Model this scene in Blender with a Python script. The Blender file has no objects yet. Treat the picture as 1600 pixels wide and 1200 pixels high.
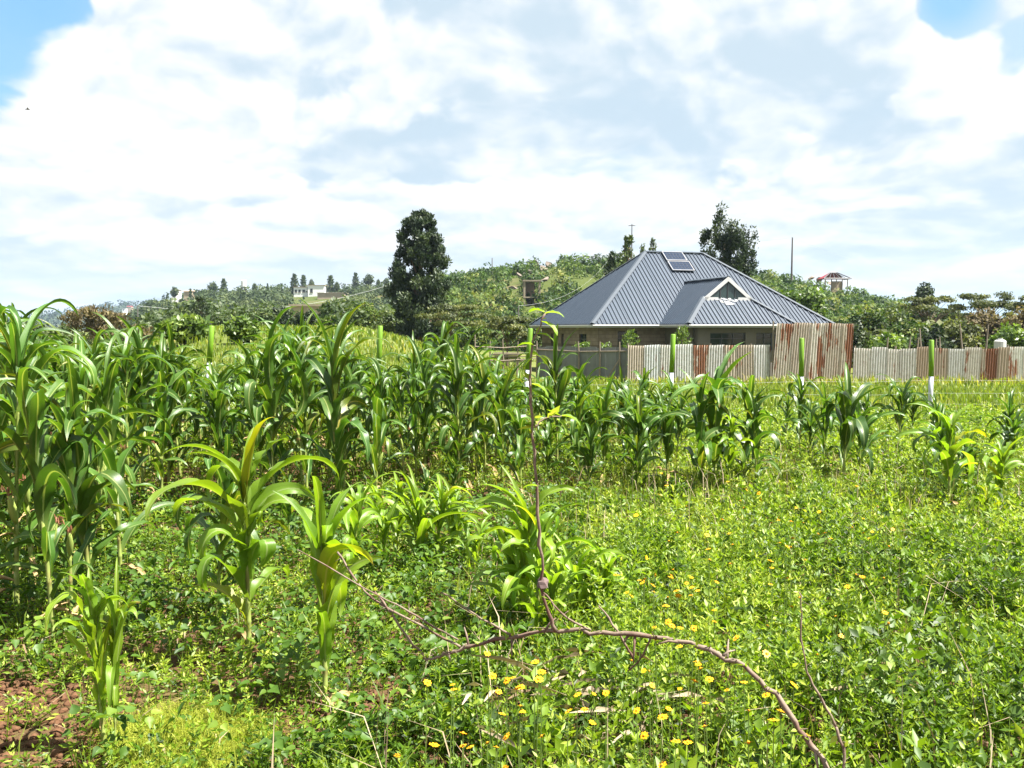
import bpy, math, random
import numpy as np
from mathutils import Vector, Matrix

R = math.radians
rng = np.random.default_rng(11)
random.seed(11)
SC = bpy.context.scene
COL = SC.collection

# ------------------------------------------------------------------ camera
FPX, HZ, CAM_H = 1386.0, 513.0, 1.75        # focal length in px of a 1600 px wide frame, horizon row, eye height
PITCH = math.atan((600.0 - HZ) / FPX)
cam_d = bpy.data.cameras.new('camera')
cam_d.sensor_width = 36.0
cam_d.lens = 36.0 * FPX / 1600.0
cam_d.clip_start, cam_d.clip_end = 0.05, 20000.0
cam = bpy.data.objects.new('camera', cam_d)
cam.location = (0, 0, CAM_H)
cam.rotation_euler = (R(90) - PITCH, 0, 0)
COL.objects.link(cam)
SC.camera = cam

# ------------------------------------------------------------------ light
SUN_AZ, SUN_EL = math.atan2(-0.27, 0.96), R(60)       # the sun stands to the right and a little behind the viewer
sun_dir = Vector((math.cos(SUN_EL) * math.cos(SUN_AZ), math.cos(SUN_EL) * math.sin(SUN_AZ), math.sin(SUN_EL)))
sd = bpy.data.lights.new('sun', 'SUN')
sd.energy, sd.angle, sd.color = 5.0, R(0.53), (1.0, 0.955, 0.88)
sun = bpy.data.objects.new('sun', sd)
sun.rotation_euler = sun_dir.to_track_quat('Z', 'Y').to_euler()
sun.location = (20, -10, 40)
COL.objects.link(sun)

SC.view_settings.view_transform = 'Standard'
SC.view_settings.look = 'None'
SC.view_settings.exposure = 2.1
SC.view_settings.gamma = 1.0
SC.view_settings.use_curve_mapping = False
SC.render.engine = 'CYCLES'
SC.cycles.use_denoising = True
SC.cycles.max_bounces = 7
SC.cycles.diffuse_bounces = 3
SC.cycles.glossy_bounces = 2
SC.cycles.transmission_bounces = 4
SC.cycles.transparent_max_bounces = 4
SC.cycles.caustics_reflective = False
SC.cycles.caustics_refractive = False

# ------------------------------------------------------------------ node helper
class NT:
    def __init__(s, tree):
        s.t = tree; s.n = tree.nodes; s.l = tree.links
    def new(s, kind, **kw):
        n = s.n.new(kind)
        for k, v in kw.items():
            setattr(n, k, v)
        return n
    def put(s, sock, v):
        if hasattr(v, 'is_output') or isinstance(v, bpy.types.NodeSocket):
            s.l.new(v, sock)
        elif v is not None:
            sock.default_value = v
    def math(s, op, a, b=None, c=None, clamp=False):
        n = s.new('ShaderNodeMath', operation=op, use_clamp=clamp)
        s.put(n.inputs[0], a)
        if b is not None: s.put(n.inputs[1], b)
        if c is not None: s.put(n.inputs[2], c)
        return n.outputs[0]
    def vmath(s, op, a, b=None, scale=None):
        n = s.new('ShaderNodeVectorMath', operation=op)
        s.put(n.inputs[0], a)
        if b is not None: s.put(n.inputs[1], b)
        if scale is not None: s.put(n.inputs['Scale'], scale)
        return n.outputs['Value'] if op in ('LENGTH', 'DOT_PRODUCT', 'DISTANCE') else n.outputs[0]
    def smooth(s, x, a, b):
        n = s.new('ShaderNodeMapRange', interpolation_type='SMOOTHSTEP')
        s.put(n.inputs[0], x); s.put(n.inputs[1], a); s.put(n.inputs[2], b)
        return n.outputs[0]
    def mix(s, f, a, b, blend='MIX'):
        n = s.new('ShaderNodeMix', data_type='RGBA', blend_type=blend)
        s.put(n.inputs[0], f)
        s.put(n.inputs[6], a if not isinstance(a, tuple) else (*a, 1) if len(a) == 3 else a)
        s.put(n.inputs[7], b if not isinstance(b, tuple) else (*b, 1) if len(b) == 3 else b)
        return n.outputs[2]
    def noise(s, vec, scale, detail=2.0, rough=0.5, dist=0.0, out=0):
        n = s.new('ShaderNodeTexNoise')
        if vec is not None: s.l.new(vec, n.inputs['Vector'])
        n.inputs['Scale'].default_value = scale; n.inputs['Detail'].default_value = detail
        n.inputs['Roughness'].default_value = rough; n.inputs['Distortion'].default_value = dist
        return n.outputs[out]

# ------------------------------------------------------------------ world: sky with drifting cumulus
world = bpy.data.worlds.new('World')
SC.world = world
world.use_nodes = True
world.cycles.sampling_method = 'MANUAL'
world.cycles.sample_map_resolution = 512
w = NT(world.node_tree)
w.n.clear()
sky = w.new('ShaderNodeTexSky', sky_type='NISHITA')
sky.sun_disc = False
sky.sun_elevation = SUN_EL
sky.sun_rotation = math.atan2(sun_dir.x, sun_dir.y)
sky.altitude = 1500.0
sky.air_density, sky.dust_density, sky.ozone_density = 1.0, 0.3, 1.5
gen = w.new('ShaderNodeTexCoord').outputs['Generated']
sep = w.new('ShaderNodeSeparateXYZ'); w.l.new(gen, sep.inputs[0])
zz = w.math('MAXIMUM', sep.outputs[2], 0.0)
fz = w.math('MULTIPLY', w.math('LOGARITHM', w.math('ADD', zz, 0.07), math.e), 0.50)
cmb = w.new('ShaderNodeCombineXYZ')
w.l.new(sep.outputs[0], cmb.inputs[0]); w.l.new(sep.outputs[1], cmb.inputs[1]); w.l.new(fz, cmb.inputs[2])
wob = w.new('ShaderNodeTexNoise'); w.l.new(cmb.outputs[0], wob.inputs['Vector'])
wob.inputs['Scale'].default_value = 5.0; wob.inputs['Detail'].default_value = 4
cvec = w.vmath('ADD', cmb.outputs[0], w.vmath('SCALE', w.vmath('SUBTRACT', wob.outputs[1], (0.5, 0.5, 0.5)), scale=0.11))

def cloud_field(vec):
    vo = w.new('ShaderNodeTexVoronoi', feature='F1', normalize=True)
    w.l.new(vec, vo.inputs['Vector'])
    vo.inputs['Scale'].default_value = 7.0; vo.inputs['Detail'].default_value = 3.0
    vo.inputs['Roughness'].default_value = 0.5
    puff = w.math('SUBTRACT', 1.0, vo.outputs['Distance'])
    fb = w.noise(vec, 3.3, 6.0, 0.50)
    return w.math('ADD', fb, w.math('MULTIPLY', puff, 0.46))

def sdir(u, v):
    d = Vector(((u - 800) / FPX, 1.0, (HZ - v) / FPX)); d.normalize(); return d
def blob(u, v, r, amt):
    d = w.vmath('DISTANCE', gen, tuple(sdir(u, v)))
    return w.math('MULTIPLY', w.smooth(d, r, r * 0.2), amt)
def blobs(lst):
    t = None
    for b in lst:
        k = blob(*b); t = k if t is None else w.math('ADD', t, k)
    return t
off = w.new('ShaderNodeVectorMath', operation='ADD'); w.l.new(cvec, off.inputs[0])
off.inputs[1].default_value = (0.008, 0.0, 0.024)
H0, H1 = cloud_field(cvec), cloud_field(off.outputs[0])
# openings where the blue shows, and the one big heap of cumulus
bias = blobs(((640, 120, 0.20, 0.10), (1050, 150, 0.20, 0.10), (1300, 330, 0.2, 0.06), (560, 400, .2, .05), (0, -30, 0.165, -0.34), (-40, 225, 0.045, -0.12), (1472, 0, 0.052, -0.24), (290, 190, 0.25, 0.18)))
H = w.math('ADD', w.math('SUBTRACT', H0, 0.105), bias)
alpha = w.smooth(H, 0.56, 0.645)
thick = w.smooth(H, 0.60, 0.92)
edge = w.math('MULTIPLY', w.math('SUBTRACT', H0, H1), 6.0)
lit = w.math('ADD', w.math('ADD', edge, 0.66), w.math('MULTIPLY', thick, -0.42))
lit = w.math('ADD', lit, blobs(((260, 130, 0.22, 0.55), (560, 340, 0.10, 0.2), (650, 215, 0.10, -0.45), (1430, 170, 0.14, -0.40), (510, 262, 0.045, -0.35), (1480, 255, 0.07, 0.5))))
lit = w.smooth(lit, 0.05, 1.12)
cl = w.mix(lit, (1.46, 1.82, 2.12), (2.53, 2.57, 2.59))
blue = w.mix(0.6, w.vmath('SCALE', sky.outputs[0], scale=0.58), (0.54, 1.51, 2.29))
hz_f = w.smooth(zz, 0.20, 0.0)
veil = w.math('ADD', blobs(((20, -20, 0.20, -0.9), (-30, 215, 0.10, -0.3), (1472, 8, 0.05, -0.75))), w.math('ADD', 0.62, w.math('MULTIPLY', w.noise(cvec, 2.5, 3.0, 0.5), 0.70)), clamp=True)
blue = w.mix(veil, blue, (1.45, 1.91, 2.25))
blue = w.mix(w.math('MULTIPLY', hz_f, 0.6), blue, (1.56, 2.05, 2.34))
cl = w.mix(w.math('MULTIPLY', hz_f, 0.30), cl, (1.95, 2.25, 2.43))
skycol = w.mix(alpha, blue, cl)
# a nearer deck of heaped clouds with firmer outlines
cvb = w.vmath('ADD', cvec, (7.3, 2.1, 4.45))
offb = w.vmath('ADD', cvb, (0.010, 0.0, 0.030))
B0, B1 = cloud_field(cvb), cloud_field(offb)
HB = w.math('ADD', w.math('SUBTRACT', B0, 0.105), blobs(((0, -30, 0.165, -0.34), (1472, 0, 0.052, -0.24), (250, 170, 0.20, 0.14), (250, 120, 0.16, 0.04), (1470, 255, 0.08, 0.12), (560, 300, 0.10, 0.06), (1250, 60, .12, .06), (650, 215, 0.08, -0.06), (1400, 175, 0.09, -0.08))))
al_b = w.smooth(HB, 0.605, 0.655)
lit_b = w.smooth(w.math('ADD', w.math('ADD', w.math('MULTIPLY', w.math('SUBTRACT', B0, B1), 7.0), w.math('ADD', 0.64, blobs(((260, 150, 0.22, 0.45), (1470, 255, 0.07, 0.3))))), w.math('MULTIPLY', w.smooth(HB, 0.60, 0.95), -0.25)), 0.0, 1.1)
cl_b = w.mix(lit_b, (1.51, 1.85, 2.12), (2.57, 2.59, 2.62))
cl_b = w.mix(w.math('MULTIPLY', hz_f, 0.35), cl_b, (2.00, 2.31, 2.50))
skycol = w.mix(w.math('MULTIPLY', al_b, w.smooth(zz, 0.02, 0.08)), skycol, cl_b)
bg = w.new('ShaderNodeBackground'); bg.inputs[1].default_value = 0.1
w.l.new(skycol, bg.inputs[0])
wo = w.new('ShaderNodeOutputWorld'); w.l.new(bg.outputs[0], wo.inputs[0])

# ================================================================== helpers
def P(u, v, Y):
    """the world point at distance Y in front of the viewer that stands in the direction of photo pixel (u, v)"""
    cx, cz = (u - 800) / FPX, (600 - v) / FPX
    c, s = math.cos(PITCH), math.sin(PITCH)
    fy, fz = c + cz * s, -s + cz * c
    k = Y / fy
    return Vector((cx * k, Y, CAM_H + fz * k))

def sstep(a, b, x):
    t = np.clip((np.asarray(x, float) - a) / (b - a), 0, 1)
    return t * t * (3 - 2 * t)

_ph = rng.uniform(0, 6.28, (8, 2)); _fr = rng.uniform(0.15, 1.0, 8); _an = rng.uniform(0, 6.28, 8)
def rough(x, y, scale=1.0):
    """a cheap smooth random height in about -1..1"""
    t = 0
    for k in range(8):
        f = _fr[k] * (1 + k * 0.45) / scale
        t = t + np.sin(f * (x * math.cos(_an[k]) + y * math.sin(_an[k])) + _ph[k, 0]) * np.cos(f * 0.8 * (y * math.cos(_an[k]) - x * math.sin(_an[k])) + _ph[k, 1]) / (1 + 0.35 * k)
    return t * 0.33

def ground_h(x, y):
    x = np.asarray(x, float); y = np.asarray(y, float)
    yy = np.maximum(y, 0.0)
    a = x / np.maximum(yy, 3.0)
    left = 0.30 * sstep(7, 17, yy) + 1.35 * sstep(17, 46, yy) - 1.2 * sstep(55, 120, yy)
    right = -0.92 * sstep(19, 42, yy) - 0.5 * sstep(60, 140, yy)
    wl = 1 - sstep(-0.19, 0.01, a)
    wl = wl * (1 - 0.55 * sstep(0.34, 0.46, -a))
    near = np.exp(-(yy / 60.0))
    return wl * left + (1 - wl) * right + 0.05 * rough(x, y, 1.2) * near + 0.25 * rough(x, y, 18.0) * sstep(60, 200, yy)

def gz(x, y):
    return float(ground_h(x, y))

def mesh_np(name, V, F, mat=None, smooth=False, attrs=None, uv=None):
    """V: (n,3) points, F: (m,k) faces all with k corners, or a list of such arrays"""
    me = bpy.data.meshes.new(name)
    V = np.ascontiguousarray(V, np.float32)
    Fs = [np.ascontiguousarray(f, np.int32) for f in (F if isinstance(F, list) else [F]) if len(f)]
    nl = sum(f.size for f in Fs); nf = sum(len(f) for f in Fs)
    me.vertices.add(len(V)); me.vertices.foreach_set('co', V.ravel())
    me.loops.add(nl); me.loops.foreach_set('vertex_index', np.concatenate([f.ravel() for f in Fs]))
    me.polygons.add(nf)
    tot = np.concatenate([np.full(len(f), f.shape[1], np.int32) for f in Fs])
    st = np.concatenate([[0], np.cumsum(tot)[:-1]]).astype(np.int32)
    me.polygons.foreach_set('loop_start', st)
    if smooth:
        me.polygons.foreach_set('use_smooth', np.ones(nf, bool))
    if uv is not None:
        l = me.uv_layers.new(name='UVMap')
        idx = np.concatenate([f.ravel() for f in Fs])
        l.data.foreach_set('uv', np.ascontiguousarray(np.asarray(uv, np.float32)[idx]).ravel())
    for k, a in (attrs or {}).items():
        at = me.attributes.new(k, 'FLOAT', 'POINT')
        at.data.foreach_set('value', np.ascontiguousarray(a, np.float32))
    me.update(calc_edges=True)
    if mat is not None:
        me.materials.append(mat)
    return me

def link(name, me, parent=None, loc=None):
    o = bpy.data.objects.new(name, me)
    COL.objects.link(o)
    if parent is not None: o.parent = parent
    if loc is not None: o.location = loc
    return o

def empty(name, loc=(0, 0, 0), rz=0.0):
    o = bpy.data.objects.new(name, None)
    o.empty_display_size = 0.2
    COL.objects.link(o); o.location = loc; o.rotation_euler = (0, 0, rz)
    return o

def tag(o, label=None, cat=None, group=None, kind=None):
    if label: o['label'] = label
    if cat: o['category'] = cat
    if group: o['group'] = group
    if kind: o['kind'] = kind
    return o

class MB:
    """collects shapes for one mesh"""
    def __init__(s): s.v = []; s.f = []
    def add(s, V, F):
        n = len(s.v); s.v += [tuple(p) for p in V]; s.f += [tuple(i + n for i in f) for f in F]; return s
    def box(s, c, d, rz=0.0):
        x, y, z = d[0] / 2, d[1] / 2, d[2] / 2
        cs, sn = math.cos(rz), math.sin(rz)
        V = []
        for sx, sy, sz in ((-1,-1,-1),(1,-1,-1),(1,1,-1),(-1,1,-1),(-1,-1,1),(1,-1,1),(1,1,1),(-1,1,1)):
            px, py = sx * x, sy * y
            V.append((c[0] + px * cs - py * sn, c[1] + px * sn + py * cs, c[2] + sz * z))
        return s.add(V, ((3,2,1,0),(4,5,6,7),(0,1,5,4),(1,2,6,5),(2,3,7,6),(3,0,4,7)))
    def tube(s, pts, rad, n=6, cap=True):
        pts = [Vector(p) for p in pts]
        if not hasattr(rad, '__len__'): rad = [rad] * len(pts)
        rings = []; up = None
        for i, p in enumerate(pts):
            t = (pts[min(i + 1, len(pts) - 1)] - pts[max(i - 1, 0)]).normalized()
            if up is None or abs(t.dot(up)) > 0.98: up = Vector((0, 0, 1)) if abs(t.z) < 0.9 else Vector((1, 0, 0))
            a = t.cross(up).normalized(); b = a.cross(t).normalized(); up = b
            rings.append([p + (a * math.cos(6.2832 * k / n) + b * math.sin(6.2832 * k / n)) * rad[i] for k in range(n)])
        V = [q for r in rings for q in r]; F = []
        for i in range(len(pts) - 1):
            for k in range(n):
                F.append((i*n+k, i*n+(k+1) % n, (i+1)*n+(k+1) % n, (i+1)*n+k))
        if cap:
            F.append(tuple(range(n - 1, -1, -1))); F.append(tuple((len(pts)-1)*n + k for k in range(n)))
        return s.add(V, F)
    def prism(s, poly, h):
        """extrude the 3d polygon by vector h"""
        n = len(poly); h = Vector(h)
        V = [Vector(p) for p in poly] + [Vector(p) + h for p in poly]
        F = [tuple(range(n - 1, -1, -1)), tuple(range(n, 2 * n))] + [(i, (i+1) % n, n + (i+1) % n, n + i) for i in range(n)]
        return s.add(V, F)
    def mesh(s, name, mat=None, smooth=False):
        me = bpy.data.meshes.new(name)
        me.from_pydata([tuple(p) for p in s.v], [], s.f)
        if smooth:
            for p in me.polygons: p.use_smooth = True
        if mat: me.materials.append(mat)
        me.update(); return me
    def build(s, name, mat=None, parent=None, smooth=False):
        return link(name, s.mesh(name, mat, smooth), parent)

# ================================================================== materials
def material(name):
    m = bpy.data.materials.new(name); m.use_nodes = True
    t = NT(m.node_tree); t.n.clear()
    out = t.new('ShaderNodeOutputMaterial')
    return m, t, out

def principled(t, color, rough=0.6, spec=0.4, metal=0.0, bump=None, bump_s=0.3, bump_d=0.02):
    b = t.new('ShaderNodeBsdfPrincipled')
    t.put(b.inputs['Base Color'], color if not isinstance(color, tuple) else (*color, 1))
    t.put(b.inputs['Roughness'], rough); b.inputs['Specular IOR Level'].default_value = spec
    t.put(b.inputs['Metallic'], metal)
    if bump is not None:
        bn = t.new('ShaderNodeBump'); bn.inputs['Strength'].default_value = bump_s; bn.inputs['Distance'].default_value = bump_d
        t.put(bn.inputs['Height'], bump); t.l.new(bn.outputs[0], b.inputs['Normal'])
    return b

def obj_coord(t): return t.new('ShaderNodeTexCoord').outputs['Object']
def world_pos(t): return t.new('ShaderNodeNewGeometry').outputs['Position']

def plain(name, c, rough=0.6, spec=0.4, metal=0.0, var=0.25, scale=6.0, bump=0.0):
    """one colour with uneven wear"""
    m, t, out = material(name)
    n = t.noise(obj_coord(t), scale, 5.0, 0.6)
    rnd = t.new('ShaderNodeObjectInfo').outputs['Random']
    k = t.math('ADD', t.math('MULTIPLY', n, 2 * var), t.math('ADD', t.math('MULTIPLY', rnd, var * 0.6), 1 - var * 1.3))
    col = t.mix(1.0, c, t.vmath('SCALE', (1, 1, 1), scale=k), 'MULTIPLY')
    b = principled(t, col, rough, spec, metal, n if bump else None, bump)
    t.l.new(b.outputs[0], out.inputs[0]); return m

def leafy(name, ramp, trans=0.35, rough=0.45, spec=0.45, attr='tint', tcol=1.6):
    """leaf surfaces: colour by the leaf's own tint attribute, light shines through"""
    m, t, out = material(name)
    a = t.new('ShaderNodeAttribute', attribute_name=attr)
    r = t.new('ShaderNodeValToRGB')
    el = r.color_ramp.elements
    while len(el) < len(ramp): el.new(0.5)
    for e, (p, c) in zip(el, ramp): e.position = p; e.color = (*c, 1)
    t.l.new(a.outputs['Fac'], r.inputs[0])
    b = principled(t, r.outputs[0], rough, spec)
    tr = t.new('ShaderNodeBsdfTranslucent')
    t.l.new(t.mix(1.0, r.outputs[0], (tcol * 1.1, tcol * 1.15, tcol * 0.5), 'MULTIPLY'), tr.inputs[0])
    mx = t.new('ShaderNodeMixShader'); mx.inputs[0].default_value = trans
    t.l.new(b.outputs[0], mx.inputs[1]); t.l.new(tr.outputs[0], mx.inputs[2])
    t.l.new(mx.outputs[0], out.inputs[0]); return m

M = {}
# soil and turf: bare red-brown earth shows in patches
m, t, out = material('soil')
pos = world_pos(t)
n1 = t.noise(pos, 0.9, 6.0, 0.6); n2 = t.noise(pos, 9.0, 6.0, 0.65); n3 = t.noise(pos, 0.05, 4.0, 0.6)
earth = t.mix(n2, (0.04, 0.021, 0.011), (0.13, 0.07, 0.038))
turf = t.mix(n2, (0.045, 0.07, 0.012), (0.11, 0.135, 0.025))
turf = t.mix(t.smooth(n3, 0.35, 0.7), turf, (0.14, 0.14, 0.04))
sp = t.new('ShaderNodeSeparateXYZ'); t.l.new(pos, sp.inputs[0])
f = t.math('ADD', t.smooth(sp.outputs[1], 9.0, 20.0), t.math('MULTIPLY', t.smooth(n1, 0.5, 0.62), 0.25), clamp=True)
b = principled(t, t.mix(f, earth, turf), 0.95, 0.15, 0, n2, 0.9, 0.05)
t.l.new(b.outputs[0], out.inputs[0]); M['soil'] = m

m, t, out = material('hill_turf')
pos = world_pos(t)
n1 = t.noise(pos, 0.06, 6.0, 0.6); n2 = t.noise(pos, 0.8, 5.0, 0.7)
c = t.mix(n2, (0.028, 0.045, 0.009), (0.075, 0.090, 0.022))
c = t.mix(t.smooth(n1, 0.52, 0.72), c, (0.11, 0.095, 0.045))
b = principled(t, c, 0.95, 0.1, 0, n2, 0.6, 0.4)
t.l.new(b.outputs[0], out.inputs[0]); M['hill'] = m

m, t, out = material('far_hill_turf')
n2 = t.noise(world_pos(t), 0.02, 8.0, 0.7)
b = principled(t, t.mix(t.smooth(n2, 0.35, 0.65), (0.022, 0.04, 0.03), (0.055, 0.068, 0.045)), 0.95, 0.1)  # blue of the hazy distance is mixed into the turf colour
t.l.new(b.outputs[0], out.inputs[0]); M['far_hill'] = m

def maize_mat(name, dark, light, trans):
    m, t, out = material(name)
    uv = t.new('ShaderNodeUVMap').outputs[0]
    s = t.new('ShaderNodeSeparateXYZ'); t.l.new(uv, s.inputs[0])
    oi = t.new('ShaderNodeObjectInfo')
    d = t.math('ABSOLUTE', t.math('SUBTRACT', s.outputs[0], 0.5))
    mp = t.new('ShaderNodeMapping'); t.l.new(uv, mp.inputs[0]); mp.inputs['Scale'].default_value = (26, 1.5, 1)
    vein = t.noise(mp.outputs[0], 1.6, 3.0, 0.6)
    mot = t.noise(obj_coord(t), 9.0, 4.0, 0.6)
    f = t.math('ADD', t.math('MULTIPLY', oi.outputs['Random'], 0.55), t.math('ADD', t.math('MULTIPLY', vein, 0.35), t.math('MULTIPLY', mot, 0.25)), clamp=True)
    c = t.mix(f, dark, light)
    c = t.mix(t.math('MULTIPLY', t.smooth(s.outputs[1], 0.22, 0.0), 0.55), c, (0.26, 0.33, 0.07))      # pale clasping base
    rib = t.smooth(d, 0.075, 0.02)
    c = t.mix(t.math('MULTIPLY', rib, 0.75), c, (0.30, 0.36, 0.13))
    tipb = t.smooth(t.math('ADD', s.outputs[1], t.math('MULTIPLY', mot, 0.22)), 1.06, 1.16)
    c = t.mix(tipb, c, (0.33, 0.25, 0.10))                                                            # dried tips
    c = t.mix(1.0, c, oi.outputs['Color'], 'MULTIPLY')
    b = principled(t, c, 0.40, 0.45, 0, vein, 0.25, 0.004)
    tr = t.new('ShaderNodeBsdfTranslucent')
    t.l.new(t.mix(1.0, c, (1.75, 1.7, 0.5), 'MULTIPLY'), tr.inputs[0])
    mx = t.new('ShaderNodeMixShader'); mx.inputs[0].default_value = trans
    t.l.new(b.outputs[0], mx.inputs[1]); t.l.new(tr.outputs[0], mx.inputs[2])
    t.l.new(mx.outputs[0], out.inputs[0]); return m
M['maize'] = maize_mat('maize_leaf', (0.022, 0.066, 0.009), (0.080, 0.160, 0.020), 0.34)
M['maize_young'] = maize_mat('young_maize_leaf', (0.095, 0.19, 0.012), (0.20, 0.31, 0.026), 0.45)

m, t, out = material('maize_stalk')
oc = obj_coord(t); s = t.new('ShaderNodeSeparateXYZ'); t.l.new(oc, s.inputs[0])
n = t.noise(oc, 14.0, 4.0, 0.6); n2 = t.noise(oc, 5.0, 2.0, 0.5)
c = t.mix(n, (0.13, 0.19, 0.04), (0.30, 0.33, 0.09))
c = t.mix(t.math('MULTIPLY', t.smooth(n2, 0.48, 0.6), t.smooth(s.outputs[2], 0.75, 0.15)), c, (0.19, 0.075, 0.05))
b = principled(t, c, 0.45, 0.45, 0, n, 0.2, 0.003)
t.l.new(b.outputs[0], out.inputs[0]); M['stalk'] = m
M['husk'] = plain('cob_husk', (0.24, 0.30, 0.07), 0.5)
M['silk'] = plain('cob_silk', (0.22, 0.09, 0.045), 0.7)

G = lambda *a: a
M['weed'] = leafy('weed_leaf', [(0.0, (0.018, 0.042, 0.004)), (0.35, (0.066, 0.130, 0.007)), (0.7, (0.172, 0.25, 0.014)), (1.0, (0.31, 0.355, 0.05))], 0.36, 0.5, 0.4)
M['bean'] = leafy('bean_leaf', [(0.0, (0.022, 0.058, 0.007)), (0.6, (0.065, 0.13, 0.014)), (1.0, (0.17, 0.24, 0.028))], 0.36, 0.5, .35)
M['grass'] = leafy('grass_blade', [(0.0, (0.055, 0.10, 0.012)), (0.5, (0.125, 0.175, 0.018)), (0.85, (0.21, 0.22, 0.028)), (1.0, (0.30, 0.26, 0.08))], 0.36, 0.5, .35)
M['fine'] = leafy('fine_weed', [(0.0, (0.16, 0.20, 0.02)), (1.0, (0.34, 0.36, 0.05))], 0.35, 0.6, 0.2)
M['dry'] = leafy('dry_stem', [(0.0, (0.156, 0.109, 0.062)), (1.0, (0.359, 0.296, 0.203))], 0.1, 0.8, 0.2)
M['dark_leaf'] = leafy('dark_tree_leaf', [(0.0, (0.010, 0.022, 0.008)), (0.6, (0.026, 0.045, 0.014)), (1.0, (0.065, 0.085, 0.03))], 0.18, 0.55, 0.3)
M['mid_leaf'] = leafy('tree_leaf', [(0.0, (0.023, 0.043, 0.009)), (0.6, (0.058, 0.086, 0.019)), (1.0, (0.117, 0.140, 0.039))], 0.28, 0.55, 0.35)
M['bright_leaf'] = leafy('bright_tree_leaf', [(0.0, (0.039, 0.078, 0.012)), (0.6, (0.094, 0.148, 0.023)), (1.0, (0.172, 0.226, 0.047))], 0.32, 0.45, 0.45)
M['brown_leaf'] = leafy('brown_shrub_leaf', [(0.0, (0.055, 0.047, 0.023)), (0.6, (0.117, 0.090, 0.047)), (1.0, (0.164, 0.140, 0.062))], 0.2, 0.7, 0.2)
M['olive_leaf'] = leafy('acacia_leaf', [(0.0, (0.035, 0.048, 0.013)), (0.6, (0.085, 0.10, 0.028)), (1.0, (0.16, 0.165, 0.055))], 0.28, 0.6, 0.3)
M['hill_leaf'] = leafy('hill_bush_leaf', [(0.0, (0.012, 0.030, 0.005)), (0.5, (0.045, 0.085, 0.012)), (0.85, (0.10, 0.135, 0.024)), (1.0, (0.16, 0.165, 0.045))], 0.25, 0.6, 0.25)
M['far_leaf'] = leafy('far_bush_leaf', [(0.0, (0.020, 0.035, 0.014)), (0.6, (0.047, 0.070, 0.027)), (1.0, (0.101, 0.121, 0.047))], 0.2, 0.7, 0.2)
M['distant_leaf'] = leafy('distant_bush_leaf', [(0.0, (0.016, 0.034, 0.022)), (0.6, (0.03, 0.052, 0.034)), (1.0, (0.06, 0.08, 0.05))], 0.1, 0.8, 0.1)  # bluish leaf colour carries some of the distance haze
M['bark'] = plain('tree_bark', (0.13, 0.095, 0.065), 0.9, 0.2, bump=0.5)
M['yellow'] = plain('yellow_petal', (0.70, 0.34, 0.004), 0.5, 0.3, var=0.12)
M['orange'] = plain('flower_centre', (0.55, 0.24, 0.01), 0.7, 0.2)

# ================================================================== ground
def make_ground():
    th = np.concatenate([np.linspace(-0.75, 0.75, 260), np.linspace(0.75, 2 * math.pi - 0.75, 70)[1:-1]])
    rr = np.concatenate([[0.0], np.geomspace(0.6, 3450, 175)])
    T, Q = np.meshgrid(th, rr, indexing='ij')
    X, Y = Q * np.sin(T), Q * np.cos(T)
    Z = ground_h(X, Y)
    Z = np.where(Q > 400, -1.5, Z * (1 - sstep(250, 400, Q)) + -1.5 * sstep(250, 400, Q))
    n, k = T.shape
    V = np.stack([X, Y, Z], -1).reshape(-1, 3)
    i = np.arange(n)[:, None] * k + np.arange(k - 1)[None]
    j = ((np.arange(n) + 1) % n)[:, None] * k + np.arange(k - 1)[None]
    F = np.stack([i, i + 1, j + 1, j], -1).reshape(-1, 4)
    o = link('ground', mesh_np('ground', V, F[:, ::-1], M['soil'], True))
    tag(o, 'red-brown earth and rough turf of the farm plot', None, None, 'structure')
make_ground()

def hill(name, prof, yr, y0, y1, lower, mat, u0, u1, label, rough_s, rough_a, nu=150, ny=50):
    pu, pv = zip(*prof)
    us = np.linspace(u0, u1, nu)
    rv = np.interp(us, pu, pv)
    ridge = CAM_H + (HZ - rv) / FPX * yr - lower
    ys = y0 + (y1 - y0) * np.linspace(0, 1, ny)
    def height(u, y):
        r = CAM_H + (HZ - np.interp(u, pu, pv)) / FPX * yr - lower
        x = (u - 800) / FPX * y
        up = sstep(y0, yr, y) ** 0.9; dn = 1 - 0.75 * sstep(yr, y1, y)
        return -2.5 + (r + 2.5) * up * dn + rough_a * rough(x, y, rough_s) * sstep(y0, y0 + 0.3 * (yr - y0), y)
    U, Y = np.meshgrid(us, ys, indexing='ij')
    X = (U - 800) / FPX * Y
    Z = height(U, Y)
    V = np.stack([X, Y, Z], -1).reshape(-1, 3)
    i = np.arange(nu - 1)[:, None] * ny + np.arange(ny - 1)[None]
    F = np.stack([i, i + ny, i + ny + 1, i + 1], -1).reshape(-1, 4)
    o = link(name, mesh_np(name, V, F, mat, True)); tag(o, label, None, None, 'structure')
    return height

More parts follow.
